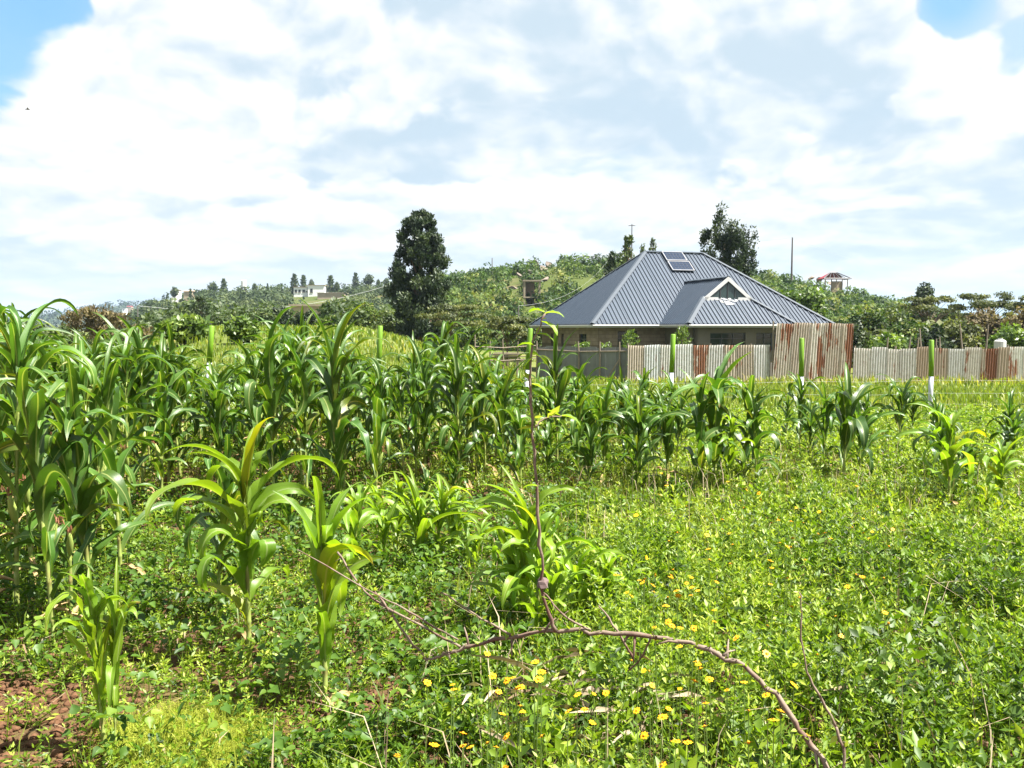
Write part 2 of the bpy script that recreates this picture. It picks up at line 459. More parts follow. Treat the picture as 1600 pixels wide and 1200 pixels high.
PA = [(300,530),(480,524),(560,508),(640,452),(690,424),(740,419),(800,411),(830,404),(880,400),(945,400),(1000,402),(1060,406),(1170,416),(1210,424),(1260,434),(1330,449),(1380,461),(1420,470),(1500,486),(1600,497),(1750,507),(2100,512)]
PB = [(-200,520),(60,515),(150,514),(185,506),(203,494),(224,477),(260,463),(300,458),(340,456),(400,451),(470,451),(530,447),(600,442),(690,432),(780,432),(900,445),(1100,470),(1400,500)]
PC = [(-700,470),(-300,478),(-50,494),(40,501),(60,494),(100,486),(150,479),(190,473),(225,474),(280,478),(400,488),(700,500)]
hA = hill('hill', PA, 230.0, 105.0, 420.0, 3.2, M['hill'], 300, 2100, 'green bushy hill behind the house', 9.0, 0.9)
hB = hill('hill', PB, 480.0, 200.0, 800.0, 4.4, M['hill'], -200, 1400, 'long wooded ridge behind the maize', 22.0, 1.6)
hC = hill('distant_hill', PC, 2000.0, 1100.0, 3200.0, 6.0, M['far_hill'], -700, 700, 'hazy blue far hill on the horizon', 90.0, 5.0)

# ================================================================== house
def rib_roof_mat():
    m, t, out = material('roof_sheet_paint')
    oc = world_pos(t)
    n = t.noise(oc, 1.2, 5.0, 0.65); n2 = t.noise(oc, 14.0, 3.0, 0.6)
    rnd = t.new('ShaderNodeObjectInfo').outputs['Random']
    c = t.mix(n, (0.019, 0.032, 0.052), (0.030, 0.046, 0.070))
    c = t.mix(t.math('MULTIPLY', rnd, 0.35), c, (0.032, 0.045, 0.068))
    c = t.mix(t.smooth(n2, 0.66, 0.76), c, (0.08, 0.085, 0.09))
    b = principled(t, c, 0.52, 0.28, 0.0)
    t.l.new(b.outputs[0], out.inputs[0]); return m
M['roof'] = rib_roof_mat()
M['ridge'] = plain('ridge_cap_paint', (0.042, 0.054, 0.07), 0.45, 0.5)
M['white'] = plain('white_paint', (0.42, 0.42, 0.42), 0.6, var=0.1)
M['stone'] = plain('quarry_stone', (0.20, 0.16, 0.125), 0.9, 0.15, var=0.4, scale=3.0, bump=0.4)
M['mortar'] = plain('mortar', (0.13, 0.105, 0.085), 0.95, 0.1)
M['plaster'] = plain('grey_plaster', (0.14, 0.125, 0.11), 0.9, 0.15, var=0.3, scale=1.5)
M['dark'] = plain('dark_room', (0.02, 0.02, 0.022), 0.9)
M['steel'] = plain('dark_window_steel', (0.05, 0.05, 0.055), 0.5)
m, t, out = material('window_glass')
b = principled(t, (0.02, 0.035, 0.03), 0.06, 0.6); t.l.new(b.outputs[0], out.inputs[0]); M['glass'] = m

HA = np.array([125 / FPX * 49.0, 49.0]); HTH = R(16.0); HW, HD = 15.5, 11.5
hu = np.array([math.cos(HTH), math.sin(HTH)]); hv = np.array([-math.sin(HTH), math.cos(HTH)])
EAVE, PITCHR = 1.97, 0.79
HG = -1.05                                    # ground level at the house
def hp(s, d, z): q = HA + hu * s + hv * d; return Vector((q[0], q[1], z))
house = empty('stone_house', hp(HW / 2, HD / 2, HG))
bpy.context.view_layer.update()
hinv = house.matrix_world.inverted()
def hbuild(mb, name, mat, parent=None, smooth=False):
    mb.v = [tuple(hinv @ Vector(p)) for p in mb.v]
    return mb.build(name, mat, parent or house, smooth)
tag(house, 'unfinished stone bungalow with a slate blue ribbed metal hip roof', 'house')

def clip_half(poly, n, c):
    """keep the 2d polygon where n.p <= c"""
    out = []
    for i in range(len(poly)):
        a, b = poly[i], poly[(i + 1) % len(poly)]
        da, db = n[0]*a[0]+n[1]*a[1]-c, n[0]*b[0]+n[1]*b[1]-c
        if da <= 0: out.append(a)
        if (da < 0 < db) or (db < 0 < da):
            k = da / (da - db); out.append((a[0]+(b[0]-a[0])*k, a[1]+(b[1]-a[1])*k))
    return out

def roof_face(o, e, sdir_, poly, sheet=0.76, rib=0.253, parent=None):
    """o: origin on the eave, e: unit vector along the eave, sdir_: unit vector up the slope, poly: outline in (along, up)"""
    o, e, g = Vector(o), Vector(e), Vector(sdir_)
    nrm = e.cross(g).normalized()
    if nrm.z < 0: nrm = -nrm
    xs = [p[0] for p in poly]
    x = min(xs); k = 0
    while x < max(xs) - 1e-3:
        x1 = min(x + sheet, max(xs))
        pl = clip_half(clip_half(poly, (-1, 0), -x), (1, 0), x1)
        if len(pl) >= 3:
            mb = MB()
            lift = nrm * (0.012 * (k % 2))
            mb.prism([o + e*p[0] + g*p[1] + lift for p in pl], nrm * 0.01)
            r = x + rib * 0.5
            while r < x1 - 0.05:
                q = clip_half(clip_half(poly, (-1, 0), -(r - 0.03)), (1, 0), r + 0.03)
                if len(q) >= 3:
                    lo, hi = min(p[1] for p in q), max(p[1] for p in q)
                    if hi - lo > 0.15:
                        b0, b1 = 0.045, 0.026
                        A = o + e*r + g*(lo+0.01) + lift + nrm*0.01; B = o + e*r + g*(hi-0.05) + lift + nrm*0.01
                        V = [A - e*b0, A + e*b0, A + e*b1 + nrm*0.05, A - e*b1 + nrm*0.05]
                        V += [p + (B - A) for p in V]
                        mb.add(V, [(0,1,2,3),(7,6,5,4),(1,5,6,2),(2,6,7,3),(3,7,4,0)])
                r += rib
            hbuild(mb, 'roof_sheet', M['roof'], parent)
        x = x1; k += 1

e3u, e3v = Vector((*hu, 0)), Vector((*hv, 0)); UPZ = Vector((0, 0, 1))
half = HD / 2; slope = math.sqrt(1 + PITCHR ** 2)
sl = half * slope
def sdir3(inward): return (inward + UPZ * PITCHR).normalized()
roof_face(hp(0, 0, EAVE), e3u, sdir3(e3v), [(0, 0), (HW, 0), (HW - half, sl), (half, sl)])
roof_face(hp(0, HD, EAVE), e3u, sdir3(-e3v), [(0, 0), (HW, 0), (HW - half, sl), (half, sl)], 3.1, 0.253)
roof_face(hp(0, 0, EAVE), e3v, sdir3(e3u), [(0, 0), (HD, 0), (half, sl)])
roof_face(hp(HW, 0, EAVE), e3v, sdir3(-e3u), [(0, 0), (HD, 0), (half, sl)], 1.52)
RZ = EAVE + PITCHR * half
def cap(a, b, r=0.09, mat='ridge', name='ridge_cap'):
    a, b = Vector(a), Vector(b)
    d = (b - a).normalized(); s = d.cross(UPZ).normalized(); n = s.cross(d)
    mb = MB()
    for sg in (1, -1):
        V = [a + n*0.10, a + s*sg*r*1.9 + n*0.035, b + s*sg*r*1.9 + n*0.035, b + n*0.10]
        mb.add(V + [p + n*0.012 for p in V], [(0,1,2,3),(7,6,5,4),(0,4,5,1),(1,5,6,2),(2,6,7,3),(3,7,4,0)])
    hbuild(mb, name, M[mat])
cap(hp(half, half, RZ), hp(HW - half, half, RZ))
for s_, d_, sr in ((0, 0, half), (0, HD, half), (HW, 0, HW - half), (HW, HD, HW - half)):
    cap(hp(s_, d_, EAVE), hp(sr, half, RZ), name='hip_cap')
# porch with a small gable standing on a hipped skirt
PS0, PW, PT = 4.10, 6.5, 3.42
ph = PW / 2; GI = 1.85                               # inset of the gable behind the porch eave
prz = EAVE + PITCHR * ph
gz_ = EAVE + PITCHR * GI
back = ph                                            # ridge runs back until it meets the main roof (equal slopes)
po = hp(PS0, -PT, EAVE)
psl = ph * slope; gs = GI * slope
L_ = PT + back
roof_face(hp(PS0, -PT, EAVE), e3v, sdir3(e3u), [(0, 0), (PT, 0), (L_, psl), (GI - 0.25, psl), (GI - 0.25, gs), (GI, gs)][:5] and [(0, 0), (PT, 0), (L_, psl), (GI, psl), (GI, gs)])
roof_face(hp(PS0 + PW, -PT, EAVE), e3v, sdir3(-e3u), [(0, 0), (PT, 0), (L_, psl), (GI, psl), (GI, gs)])
roof_face(hp(PS0, -PT, EAVE), e3u, sdir3(e3v), [(0, 0), (PW, 0), (PW - GI, gs), (GI, gs)])
cap(hp(PS0 + ph, -PT + GI - 0.2, prz), hp(PS0 + ph, back, prz))
cap(hp(PS0, -PT, EAVE), hp(PS0 + GI, -PT + GI, gz_), name='hip_cap')
cap(hp(PS0 + PW, -PT, EAVE), hp(PS0 + PW - GI, -PT + GI, gz_), name='hip_cap')
# gable: barge boards, returns and a dark triangular pane
gf = -PT + GI - 0.22
def gp(s, z, d=0.0): return hp(PS0 + ph + s, gf + d, z)
gw = ph - GI
for sg in (-1, 1):
    mb = MB()
    mb.prism([gp(0, prz + 0.06), gp(sg * (gw + 0.30), gz_ - 0.18), gp(sg * (gw + 0.02), gz_ - 0.18), gp(0, prz - 0.18)], e3v * 0.06)
    hbuild(mb, 'barge_board', M['white'])
    mb = MB(); mb.prism([gp(sg * (gw + 0.28), gz_ - 0.20), gp(sg * 0.62, gz_ - 0.20), gp(sg * 0.62, gz_ + 0.03), gp(sg * (gw + 0.02), gz_ + 0.03)], e3v * 0.30)
    hbuild(mb, 'eave_return', M['white'])
mb = MB(); mb.prism([gp(-gw, gz_ - 0.1, 0.10), gp(gw, gz_ - 0.1, 0.10), gp(0, prz - 0.02, 0.10)], e3v * 0.05)
pane = hbuild(mb, 'gable_window', M['glass'])
for s_ in (-0.45, 0.0, 0.45):
    hbuild(MB().box(gp(s_, gz_ + 0.35, 0.08), (0.035, 0.03, 0.9 if s_ == 0 else 0.65), HTH), 'glazing_bar', M['steel'], pane)
# thin white flakes in a narrowing patch below the gable
mb = MB()
g_ = sdir3(e3v); n_ = e3u.cross(g_)
r_ = random.Random(4)
for k in range(60):
    t_ = r_.random(); a_ = r_.uniform(-1, 1) * (0.95 - 0.8 * t_)
    c_ = hp(PS0 + ph + a_ - 0.1, -PT, EAVE) + g_ * (gs - 0.08 - t_ * 0.62) + n_ * 0.045
    w_, h_ = r_.uniform(0.05, 0.14), r_.uniform(0.015, 0.04)
    mb.prism([c_ - e3u*w_, c_ + g_*-h_, c_ + e3u*w_, c_ + g_*h_], n_ * 0.02)
o = hbuild(mb, 'white_flakes', M['white']); tag(o, kind='stuff')
# fascia boards and gutters
def fascia(a, b, name='fascia', hgt=0.17):
    a, b = Vector(a), Vector(b); d = (b - a).normalized(); s = d.cross(UPZ)
    mb = MB(); mb.prism([a - UPZ*0.02, a - UPZ*hgt, b - UPZ*hgt, b - UPZ*0.02], s * 0.03)
    mb.tube([a + s*0.07 - UPZ*0.06, b + s*0.07 - UPZ*0.06], 0.045, 6)
    hbuild(mb, name, M['white'])
fascia(hp(0, HD, EAVE), hp(0, 0, EAVE)); fascia(hp(0, 0, EAVE), hp(PS0, 0, EAVE))
fascia(hp(PS0, 0, EAVE), hp(PS0, -PT, EAVE)); fascia(hp(PS0, -PT, EAVE), hp(PS0 + PW, -PT, EAVE))
fascia(hp(PS0 + PW, -PT, EAVE), hp(PS0 + PW, 0, EAVE)); fascia(hp(PS0 + PW, 0, EAVE), hp(HW, 0, EAVE)); fascia(hp(HW, 0, EAVE), hp(HW, HD, EAVE))
# soffit
mb = MB(); mb.prism([hp(0.02, 0.02, EAVE - 0.13), hp(HW - .02, 0.02, EAVE - 0.13), hp(HW - .02, HD - .02, EAVE - 0.13), hp(0.02, HD - .02, EAVE - 0.13)], UPZ * 0.02)
mb.prism([hp(PS0 + .02, -PT + .02, EAVE - 0.135), hp(PS0 + PW - .02, -PT + .02, EAVE - 0.135), hp(PS0 + PW - .02, 0.01, EAVE - 0.135), hp(PS0 + .02, 0.01, EAVE - 0.135)], UPZ * 0.02)
hbuild(mb, 'soffit', M['plaster'])
# walls
OV = 0.62
WT = EAVE - 0.14
def wall(name, a, b, thick, mat, holes=()):
    """wall from a to b (2d house coordinates), with rectangular openings (along0, along1, z0, z1)"""
    a, b = Vector(hp(*a, 0)), Vector(hp(*b, 0)); L = (b - a).length; d = (b - a) / L; s = UPZ.cross(d)
    mb = MB()
    xs = sorted({0, L, *[h[0] for h in holes], *[h[1] for h in holes]})
    for x0, x1 in zip(xs, xs[1:]):
        h = [q for q in holes if q[0] <= x0 + 1e-4 and q[1] >= x1 - 1e-4]
        for z0, z1 in ([(HG - 0.2, WT)] if not h else [(HG - 0.2, h[0][2]), (h[0][3], WT)]):
            mb.prism([a + d*x0 + UPZ*z0, a + d*x1 + UPZ*z0, a + d*x1 + UPZ*z1, a + d*x0 + UPZ*z1], s * thick)
    return hbuild(mb, name, mat), a, d, s, L
def stones(a, d, s, L, zlo, holes, parent):
    z = WT - 0.01; row = 0; bh, bl = 0.205, 0.42
    while z - bh > zlo:
        x = -0.21 * (row % 2)
        while x < L:
            x0, x1 = max(x, 0.0) + 0.009, min(x + bl, L) - 0.009
            for h in holes:
                if z - bh / 2 > h[2] and z - bh / 2 < h[3]:
                    if x0 < h[1] and x1 > h[0]:
                        if x0 < h[0] < x1: x1 = h[0]
                        elif x0 < h[1] < x1: x0 = h[1]
                        else: x1 = x0
            if x1 - x0 > 0.06:
                pr = 0.012 + random.random() * 0.018
                q = a + d*x0 - s*pr + UPZ*(z - bh + 0.009); mb = MB()
                mb.prism([q, q + d*(x1-x0), q + d*(x1-x0) + UPZ*(bh-0.018), q + UPZ*(bh-0.018)], s * (pr + 0.01))
                mb.v = [tuple(hinv @ Vector(p)) for p in mb.v]
                link('stone', mb.mesh('stone', M['stone']), parent)
            x += bl
        z -= bh; row += 1
def window(a, d, s, h, name='window', n=2):
    x0, x1, z0, z1 = h
    mb = MB(); q = a + s*0.12
    mb.prism([q + d*x0 + UPZ*z0, q + d*x1 + UPZ*z0, q + d*x1 + UPZ*z1, q + d*x0 + UPZ*z1], s * 0.01)
    wd = hbuild(mb, name, M['glass'])
    mb = MB(); q = a + s*0.08
    for k in range(n + 1):
        xx = x0 + 0.03 + (x1 - x0 - 0.06) * k / n
        mb.prism([q + d*(xx-.025) + UPZ*z0, q + d*(xx+.025) + UPZ*z0, q + d*(xx+.025) + UPZ*z1, q + d*(xx-.025) + UPZ*z1], s * 0.03)
    for zz_ in (z0 + 0.025, z1 - 0.025, z0 + (z1 - z0) * 0.68):
        mb.prism([q - s*0.004 + d*x0 + UPZ*(zz_-.025), q - s*0.004 + d*x1 + UPZ*(zz_-.025), q - s*0.004 + d*x1 + UPZ*(zz_+.025), q - s*0.004 + d*x0 + UPZ*(zz_+.025)], s * 0.03)
    hbuild(mb, 'window_frame', M['steel'], wd)
hl = [(1.9, 2.3, WT-1.3, WT-0.35), (4.0, 4.4, WT-1.3, WT-0.35), (7.2, 8.4, WT-1.5, WT-0.35)]
ow, a, d, s, L = wall('stone_wall', (OV, HD - OV), (OV, OV), 0.2, M['mortar'], hl)
stones(a, d, s, L, WT - 1.15, hl, ow)
for h in hl: window(a, d, s, h)
hf = [(1.15, 2.35, WT-1.45, WT-0.25)]
ow, a, d, s, L = wall('stone_wall', (OV, OV), (PS0 + 0.6, OV), 0.2, M['mortar'], hf)
stones(a, d, s, L, WT - 1.15, hf, ow)
for h in hf: window(a, d, s, h)
ow, a, d, s, L = wall('porch_wall', (PS0 + 0.6, OV), (PS0 + 0.6, -PT + 0.5), 0.2, M['plaster'], [(0.9, 2.0, WT-1.9, WT-0.35)])
window(a, d, s, (0.9, 2.0, WT-1.9, WT-0.35))
hpq = [(0.95, 3.1, WT-1.3, WT-0.32), (3.75, 5.3, WT-1.3, WT-0.32)]
ow, a, d, s, L = wall('porch_wall', (PS0 + 0.6, -PT + 0.5), (PS0 + PW - 0.5, -PT + 0.5), 0.2, M['plaster'], hpq)
for h in hpq: window(a, d, s, h, n=3)
wall('porch_wall', (PS0 + PW - 0.5, -PT + 0.5), (PS0 + PW - 0.5, OV), 0.2, M['plaster'])
wall('stone_wall', (PS0 + PW - 0.5, OV), (HW - OV, OV), 0.2, M['mortar'])
wall('stone_wall', (HW - OV, OV), (HW - OV, HD - OV), 0.2, M['mortar'])
wall('stone_wall', (HW - OV, HD - OV), (OV, HD - OV), 0.2, M['mortar'])

# ------------------------------------------------------------------ solar panels lying on the roof
m, t, out = material('solar_cell')
b = principled(t, (0.016, 0.026, 0.05), 0.2, 0.6, 0.2); t.l.new(b.outputs[0], out.inputs[0]); M['cell'] = m
M['alu'] = plain('aluminium', (0.17, 0.175, 0.19), 0.4, 0.4, 0.2)
fn = e3u.cross(sdir3(e3v)).normalized(); fg = sdir3(e3v)
def solar(s0, up, w_, h_, label):
    o_ = hp(s0, 0, EAVE) + fg * up + fn * 0.13
    root = empty('solar_panel', o_)
    inv_ = Matrix.Translation(o_).inverted()
    def bl(mb, nm, mt):
        mb.v = [tuple(inv_ @ Vector(p)) for p in mb.v]; return mb.build(nm, mt, root)
    mb = MB(); fr = 0.06
    mb.prism([o_, o_ + e3u*w_, o_ + e3u*w_ + fg*fr, o_ + fg*fr], fn*0.06)
    mb.prism([o_ + fg*(h_-fr), o_ + e3u*w_ + fg*(h_-fr), o_ + e3u*w_ + fg*h_, o_ + fg*h_], fn*0.06)
    mb.prism([o_ + fg*fr, o_ + e3u*fr + fg*fr, o_ + e3u*fr + fg*(h_-fr), o_ + fg*(h_-fr)], fn*0.06)
    mb.prism([o_ + e3u*(w_-fr) + fg*fr, o_ + e3u*w_ + fg*fr, o_ + e3u*w_ + fg*(h_-fr), o_ + e3u*(w_-fr) + fg*(h_-fr)], fn*0.06)
    bl(mb, 'frame', M['alu'])
    nx, ny = 6, 3
    cw, ch = (w_ - 2*fr) / nx, (h_ - 2*fr) / ny
    mb = MB(); mb.prism([o_ + e3u*fr + fg*fr, o_ + e3u*(w_-fr) + fg*fr, o_ + e3u*(w_-fr) + fg*(h_-fr), o_ + e3u*fr + fg*(h_-fr)], fn*0.03)
    bl(mb, 'backing', M['steel'])
    for i in range(nx):
        for j in range(ny):
            q = o_ + e3u*(fr + i*cw + 0.012) + fg*(fr + j*ch + 0.012) + fn*0.031; mb = MB()
            mb.prism([q, q + e3u*(cw-.024), q + e3u*(cw-.024) + fg*(ch-.024), q + fg*(ch-.024)], fn*0.01)
            bl(mb, 'cell', M['cell'])
    mb = MB()
    for k in (0.2, 0.8): mb.prism([o_ + e3u*w_*k - fn*0.12, o_ + e3u*(w_*k+.04) - fn*0.12, o_ + e3u*(w_*k+.04) + fg*h_ - fn*0.12, o_ + e3u*w_*k + fg*h_ - fn*0.12], fn*0.12)
    bl(mb, 'rail', M['alu'])
    tag(root, label, 'solar panel', 'solar panels on the house roof')
solar(6.78, sl - 1.08, 1.42, 0.98, 'upper solar panel touching the ridge of the blue metal roof')
solar(6.78, sl - 2.16, 1.50, 1.0, 'lower of the two solar panels on the blue metal roof')

# ================================================================== corrugated iron fence
def tin_mat():
    m, t, out = material('corrugated_iron')
    oi = t.new('ShaderNodeObjectInfo'); oc = world_pos(t)
    rnd = oi.outputs['Random']
    mp = t.new('ShaderNodeMapping'); t.l.new(oc, mp.inputs[0]); mp.inputs['Scale'].default_value = (2.2, 1, 0.5)
    addv = t.new('ShaderNodeVectorMath', operation='ADD'); t.l.new(mp.outputs[0], addv.inputs[0])
    cb = t.new('ShaderNodeCombineXYZ'); t.l.new(t.math('MULTIPLY', rnd, 40.0), cb.inputs[0]); t.l.new(cb.outputs[0], addv.inputs[1])
    n = t.noise(addv.outputs[0], 1.3, 6.0, 0.65); n2 = t.noise(oc, 6.0, 5.0, 0.65)
    r2 = t.math('FRACT', t.math('MULTIPLY', rnd, 7.31))
    c = t.mix(r2, (0.56, 0.58, 0.60), (0.54, 0.50, 0.44))
    c = t.mix(t.math('MULTIPLY', t.smooth(rnd, 0.3, 0.95), 0.75), c, (0.36, 0.26, 0.17))
    c = t.mix(t.math('MULTIPLY', t.smooth(n2, 0.42, 0.75), 0.45), c, (0.25, 0.19, 0.14))
    rust = t.smooth(t.math('ADD', n, t.math('MULTIPLY', t.math('SUBTRACT', r2, 0.5), 0.20)), 0.56, 0.62)
    rc = t.mix(n2, (0.13, 0.04, 0.018), (0.29, 0.11, 0.045))
    c = t.mix(t.math('MULTIPLY', rust, 0.92), c, rc)
    c = t.mix(1.0, c, oi.outputs['Color'], 'MULTIPLY')
    b = principled(t, c, t.math('ADD', 0.5, t.math('MULTIPLY', rust, 0.4)), 0.4, t.math('MULTIPLY', t.math('SUBTRACT', 1.0, rust), 0.25))
    t.l.new(b.outputs[0], out.inputs[0]); return m
M['tin'] = tin_mat()
M['timber'] = plain('weathered_timber', (0.20, 0.165, 0.13), 0.9, 0.15, var=0.4, bump=0.3)
M['grey_sheet'] = plain('dull_grey_sheet', (0.13, 0.135, 0.14), 0.7, 0.3, 0.1, var=0.45, scale=2.0)

def tin_sheet(w_, h_, pitch=0.125, amp=0.034, lean=0.0, top=0.0):
    n = max(2, int(round(w_ / pitch))) * 4
    V = []
    for i in range(n + 1):
        x = w_ * i / n; yv = -amp * math.cos(2 * math.pi * i / 4.0) if i % 2 == 0 else 0.0
        V += [(x, yv, 0), (x + lean * h_, yv, h_ + top * x)]
    V2 = [(x, y + 0.004, z) for x, y, z in V]
    k = len(V)
    F = [(2*i, 2*i+2, 2*i+3, 2*i+1) for i in range(n)] + [(k+2*i, k+2*i+1, k+2*i+3, k+2*i+2) for i in range(n)]
    return MB().add(V + V2, F)
def tin_fence(label, a, b, h, sw=0.78, zoff=0.0, tint=(1, 1, 1), lean=0.0, hj=0.05, posts=True, mat='tin', rails=True, ztop=None):
    a, b = np.array(a, float), np.array(b, float); L = np.linalg.norm(b - a); d = (b - a) / L
    rz = math.atan2(d[1], d[0])
    root = empty('corrugated_iron_fence', (a[0], a[1], gz(*a)), rz)
    nb = Vector((0, 1, 0))
    x = 0; k = 0
    while x < L - 0.05:
        w_ = min(sw * random.uniform(0.92, 1.08), L - x)
        q = a + d * (x + w_ / 2)
        z0 = gz(*q) - root.location.z - 0.03
        hh = (h if ztop is None else ztop - gz(*q)) + random.uniform(-hj, hj)
        me = tin_sheet(w_ + 0.03, hh, lean=lean + random.uniform(-0.022, 0.022), top=random.uniform(-0.06, 0.06) * (hj > 0)).mesh('sheet', M[mat], False)
        o = link('sheet', me, root, (x, -0.012 * (k % 2), z0))
        v_ = random.uniform(0.85, 1.12); o.color = (tint[0]*v_, tint[1]*v_, tint[2]*v_, 1)
        x += w_; k += 1
    if posts:
        x = 0.05
        while x < L:
            q = a + d * x; me = MB().tube([(0, 0, -0.3), (0.01, 0, h * 0.5), (random.uniform(-.05, .05), 0, h + 0.06)], [0.05, 0.045, 0.04], 6).mesh('post', M['timber'])
            link('post', me, root, (x, 0.10, gz(*q) - root.location.z)); x += 2.0
    if rails:
        for zr in (0.35, 0.82):
            me = MB().tube([(0, 0.06, h * zr), (L * .5, 0.06, h * zr - 0.03), (L, 0.06, h * zr)], 0.03, 5).mesh('rail', M['timber'])
            link('rail', me, root)
    tag(root, label, 'fence', 'corrugated iron fence runs round the house plot')
    return root
FY = 43.5
def fx(u, y=FY): return (u - 800) / FPX * y
tin_fence('rusty corrugated iron fence standing before the porch of the house', (fx(981), FY), (fx(1203), FY), 1.86)
tall = tin_fence('tall rusty corrugated iron fence section hiding the end of the roof', (fx(1206), FY - 0.12), (fx(1326), FY - 0.12), 2.95, lean=0.055, hj=0.03, tint=(1.0, 0.95, 0.9))
tin_fence('long low corrugated iron fence running on past the tall section', (fx(1334), FY), (fx(1573), FY), 1.76, lean=0.02, hj=.08, tint=(.92, .88, .84))
tin_fence('pale new corrugated iron fence at the end of the rusty row', (fx(1574), FY + 0.05), (fx(1850), FY + 0.05), 1.80, tint=(1.25, 1.3, 1.32), hj=0.0)
# dull shaded stretch with timber posts on the near side
sa, sb = np.array((fx(838, 47.5), 47.5)), np.array((fx(980, 43.7), 43.7))
L = np.linalg.norm(sb - sa); d = (sb - sa) / L
root = empty('sheet_metal_fence', (sa[0], sa[1], gz(*sa)), math.atan2(d[1], d[0]))
x = 0
while x < L - 0.05:
    w_ = min(random.uniform(0.55, 0.75), L - x); q = sa + d * (x + w_/2)
    mb = MB().box((w_/2, 0.02*random.random(), 0.85), (w_ - 0.012, 0.012, 1.72 + random.uniform(-.07, .07)))
    link('sheet', mb.mesh('sheet', M['grey_sheet']), root, (x, 0, gz(*q) - root.location.z)); x += w_
for x in (0.1, 1.5, 2.9, 4.2, 5.4):
    q = sa + d * x
    link('post', MB().tube([(0, -0.09, -0.2), (0.02, -0.09, 1), (random.uniform(-.08, .08), -0.09, 2.0)], [0.05, 0.045, 0.035], 6).mesh('post', M['timber']), root, (x, 0, gz(*q) - root.location.z))
link('brace', MB().tube([(L - 1.0, -0.45, 0.0), (L - 0.35, -0.1, 1.2)], 0.035, 6).mesh('brace', M['timber']), root)
link('rail', MB().tube([(0, -0.08, 1.55), (L/2, -0.08, 1.48), (L, -0.08, 1.55)], 0.035, 6).mesh('rail', M['timber']), root)
tag(root, 'dull grey sheet metal fence in shade with rough timber posts', 'fence', 'corrugated iron fence runs round the house plot')
# rough post-and-rail end of the fence
root = empty('rail_fence', (fx(742, 48), 48, gz(fx(742, 48), 48)))
for k, u in enumerate((742, 765, 786, 808, 829)):
    xx = fx(u, 48); link('post', MB().tube([(0, 0, -0.2), (0.02, 0, 0.9), (random.uniform(-.05, .1), 0, random.uniform(1.7, 2.2))], [0.05, 0.045, 0.03], 6).mesh('post', M['timber']), root, (xx - root.location.x, 0, gz(xx, 48) - root.location.z))
for z in (0.55, 1.25):
    link('rail', MB().tube([(0, -.05, z), (1.5, -.06, z - .07), (3.3, -.05, z + .05)], 0.03, 5).mesh('rail', M['timber']), root)
tag(root, 'rough post and rail fence beyond the maize beside the grey sheets', 'fence')
# planks piled by the rail fence, white tank behind the right-hand fence, stakes
root = empty('timber_pile', (fx(792, 50), 50, gz(fx(792, 50), 50)))
for k in range(9):
    link('plank', MB().box((0, 0, 0), (1.7, 0.22, 0.05), 0).mesh('plank', M['timber']), root, (random.uniform(-.2, .2), random.uniform(-.25, .25), 0.75 + 0.062 * k))
for sx in (-0.6, 0.6): link('support', MB().box((0, 0, 0.36), (0.14, 0.5, 0.72)).mesh('support', M['timber']), root, (sx, 0, 0))
tag(root, 'small stack of planks raised on supports behind the rail fence', 'timber pile')
for k, u in enumerate((1385, 1418, 1432, 1440, 1462, 1470, 1502, 1540)):
    yy = 45.5 + random.uniform(0, 2); xx = fx(u, yy); hh = random.uniform(2.1, 2.9)
    o = link('stake', MB().tube([(0, 0, -0.2), (random.uniform(-.05, .05), 0, hh * .5), (random.uniform(-.16, .16), 0, hh)], [0.055, 0.05, 0.03], 6).mesh('stake', M['timber']), None, (xx, yy, gz(xx, yy)))
    tag(o, 'bare grey wooden stake poking up behind the low iron fence', 'stake', 'stakes behind the low iron fence')
wx = fx(1562, 48); root = empty('water_tank', (wx, 48, gz(wx, 48)))
link('body', MB().tube([(0, 0, 1.2), (0, 0, 1.98), (0, 0, 2.06)], [0.30, 0.30, 0.2], 16).mesh('body', M['white']), root)
link('lid', MB().tube([(0, 0, 2.062), (0, 0, 2.14)], [0.12, 0.12], 12).mesh('lid', M['white']), root)
link('stand', MB().box((0, 0, 0.6), (0.8, 0.8, 1.18)).mesh('stand', M['timber']), root)
tag(root, 'small white tank showing over the iron fence', 'tank')

# ================================================================== painted posts with wires
M['green_paint'] = plain('lime_green_paint', (0.105, 0.21, 0.008), 0.5, 0.4, var=0.3)
M['post_white'] = plain('chalky_white_paint', (0.36, 0.38, 0.42), 0.7, 0.3, var=0.22, scale=9.0)
M['wire'] = plain('galvanised_wire', (0.30, 0.31, 0.32), 0.5, 0.4, 0.0)
plist = [  # u, top v, distance, length of green, lean, what tells it apart
    (38, 512, 15.8, 0.55, 0.02, 'green-topped post nearly buried in the tall maize at the edge'),
    (150, 540, 16.2, 0.62, 0.0, 'green-topped fence post rising behind the tall maize'),
    (331, 509, 16.5, 0.68, 0.09, 'leaning green and white fence post among tall maize'),
    (594, 509, 16.9, 0.92, 0.04, 'green and white fence post before the open grass field'),
    (829, 513, 17.2, 0.80, 0.07, 'green and white fence post beside the upright bare stem'),
    (1051, 522, 17.6, 0.76, 0.015, 'green and white fence post before the grey sheets and porch'),
    (1253, 528, 18.0, 0.78, 0.0, 'green and white fence post before the tall iron section'),
    (1456, 531, 18.5, 0.76, 0.0, 'green and white fence post standing clear before the low iron fence'),
    (1690, 534, 19.0, 0.76, 0.0, 'green and white fence post past the last clear one')]
ptops = []
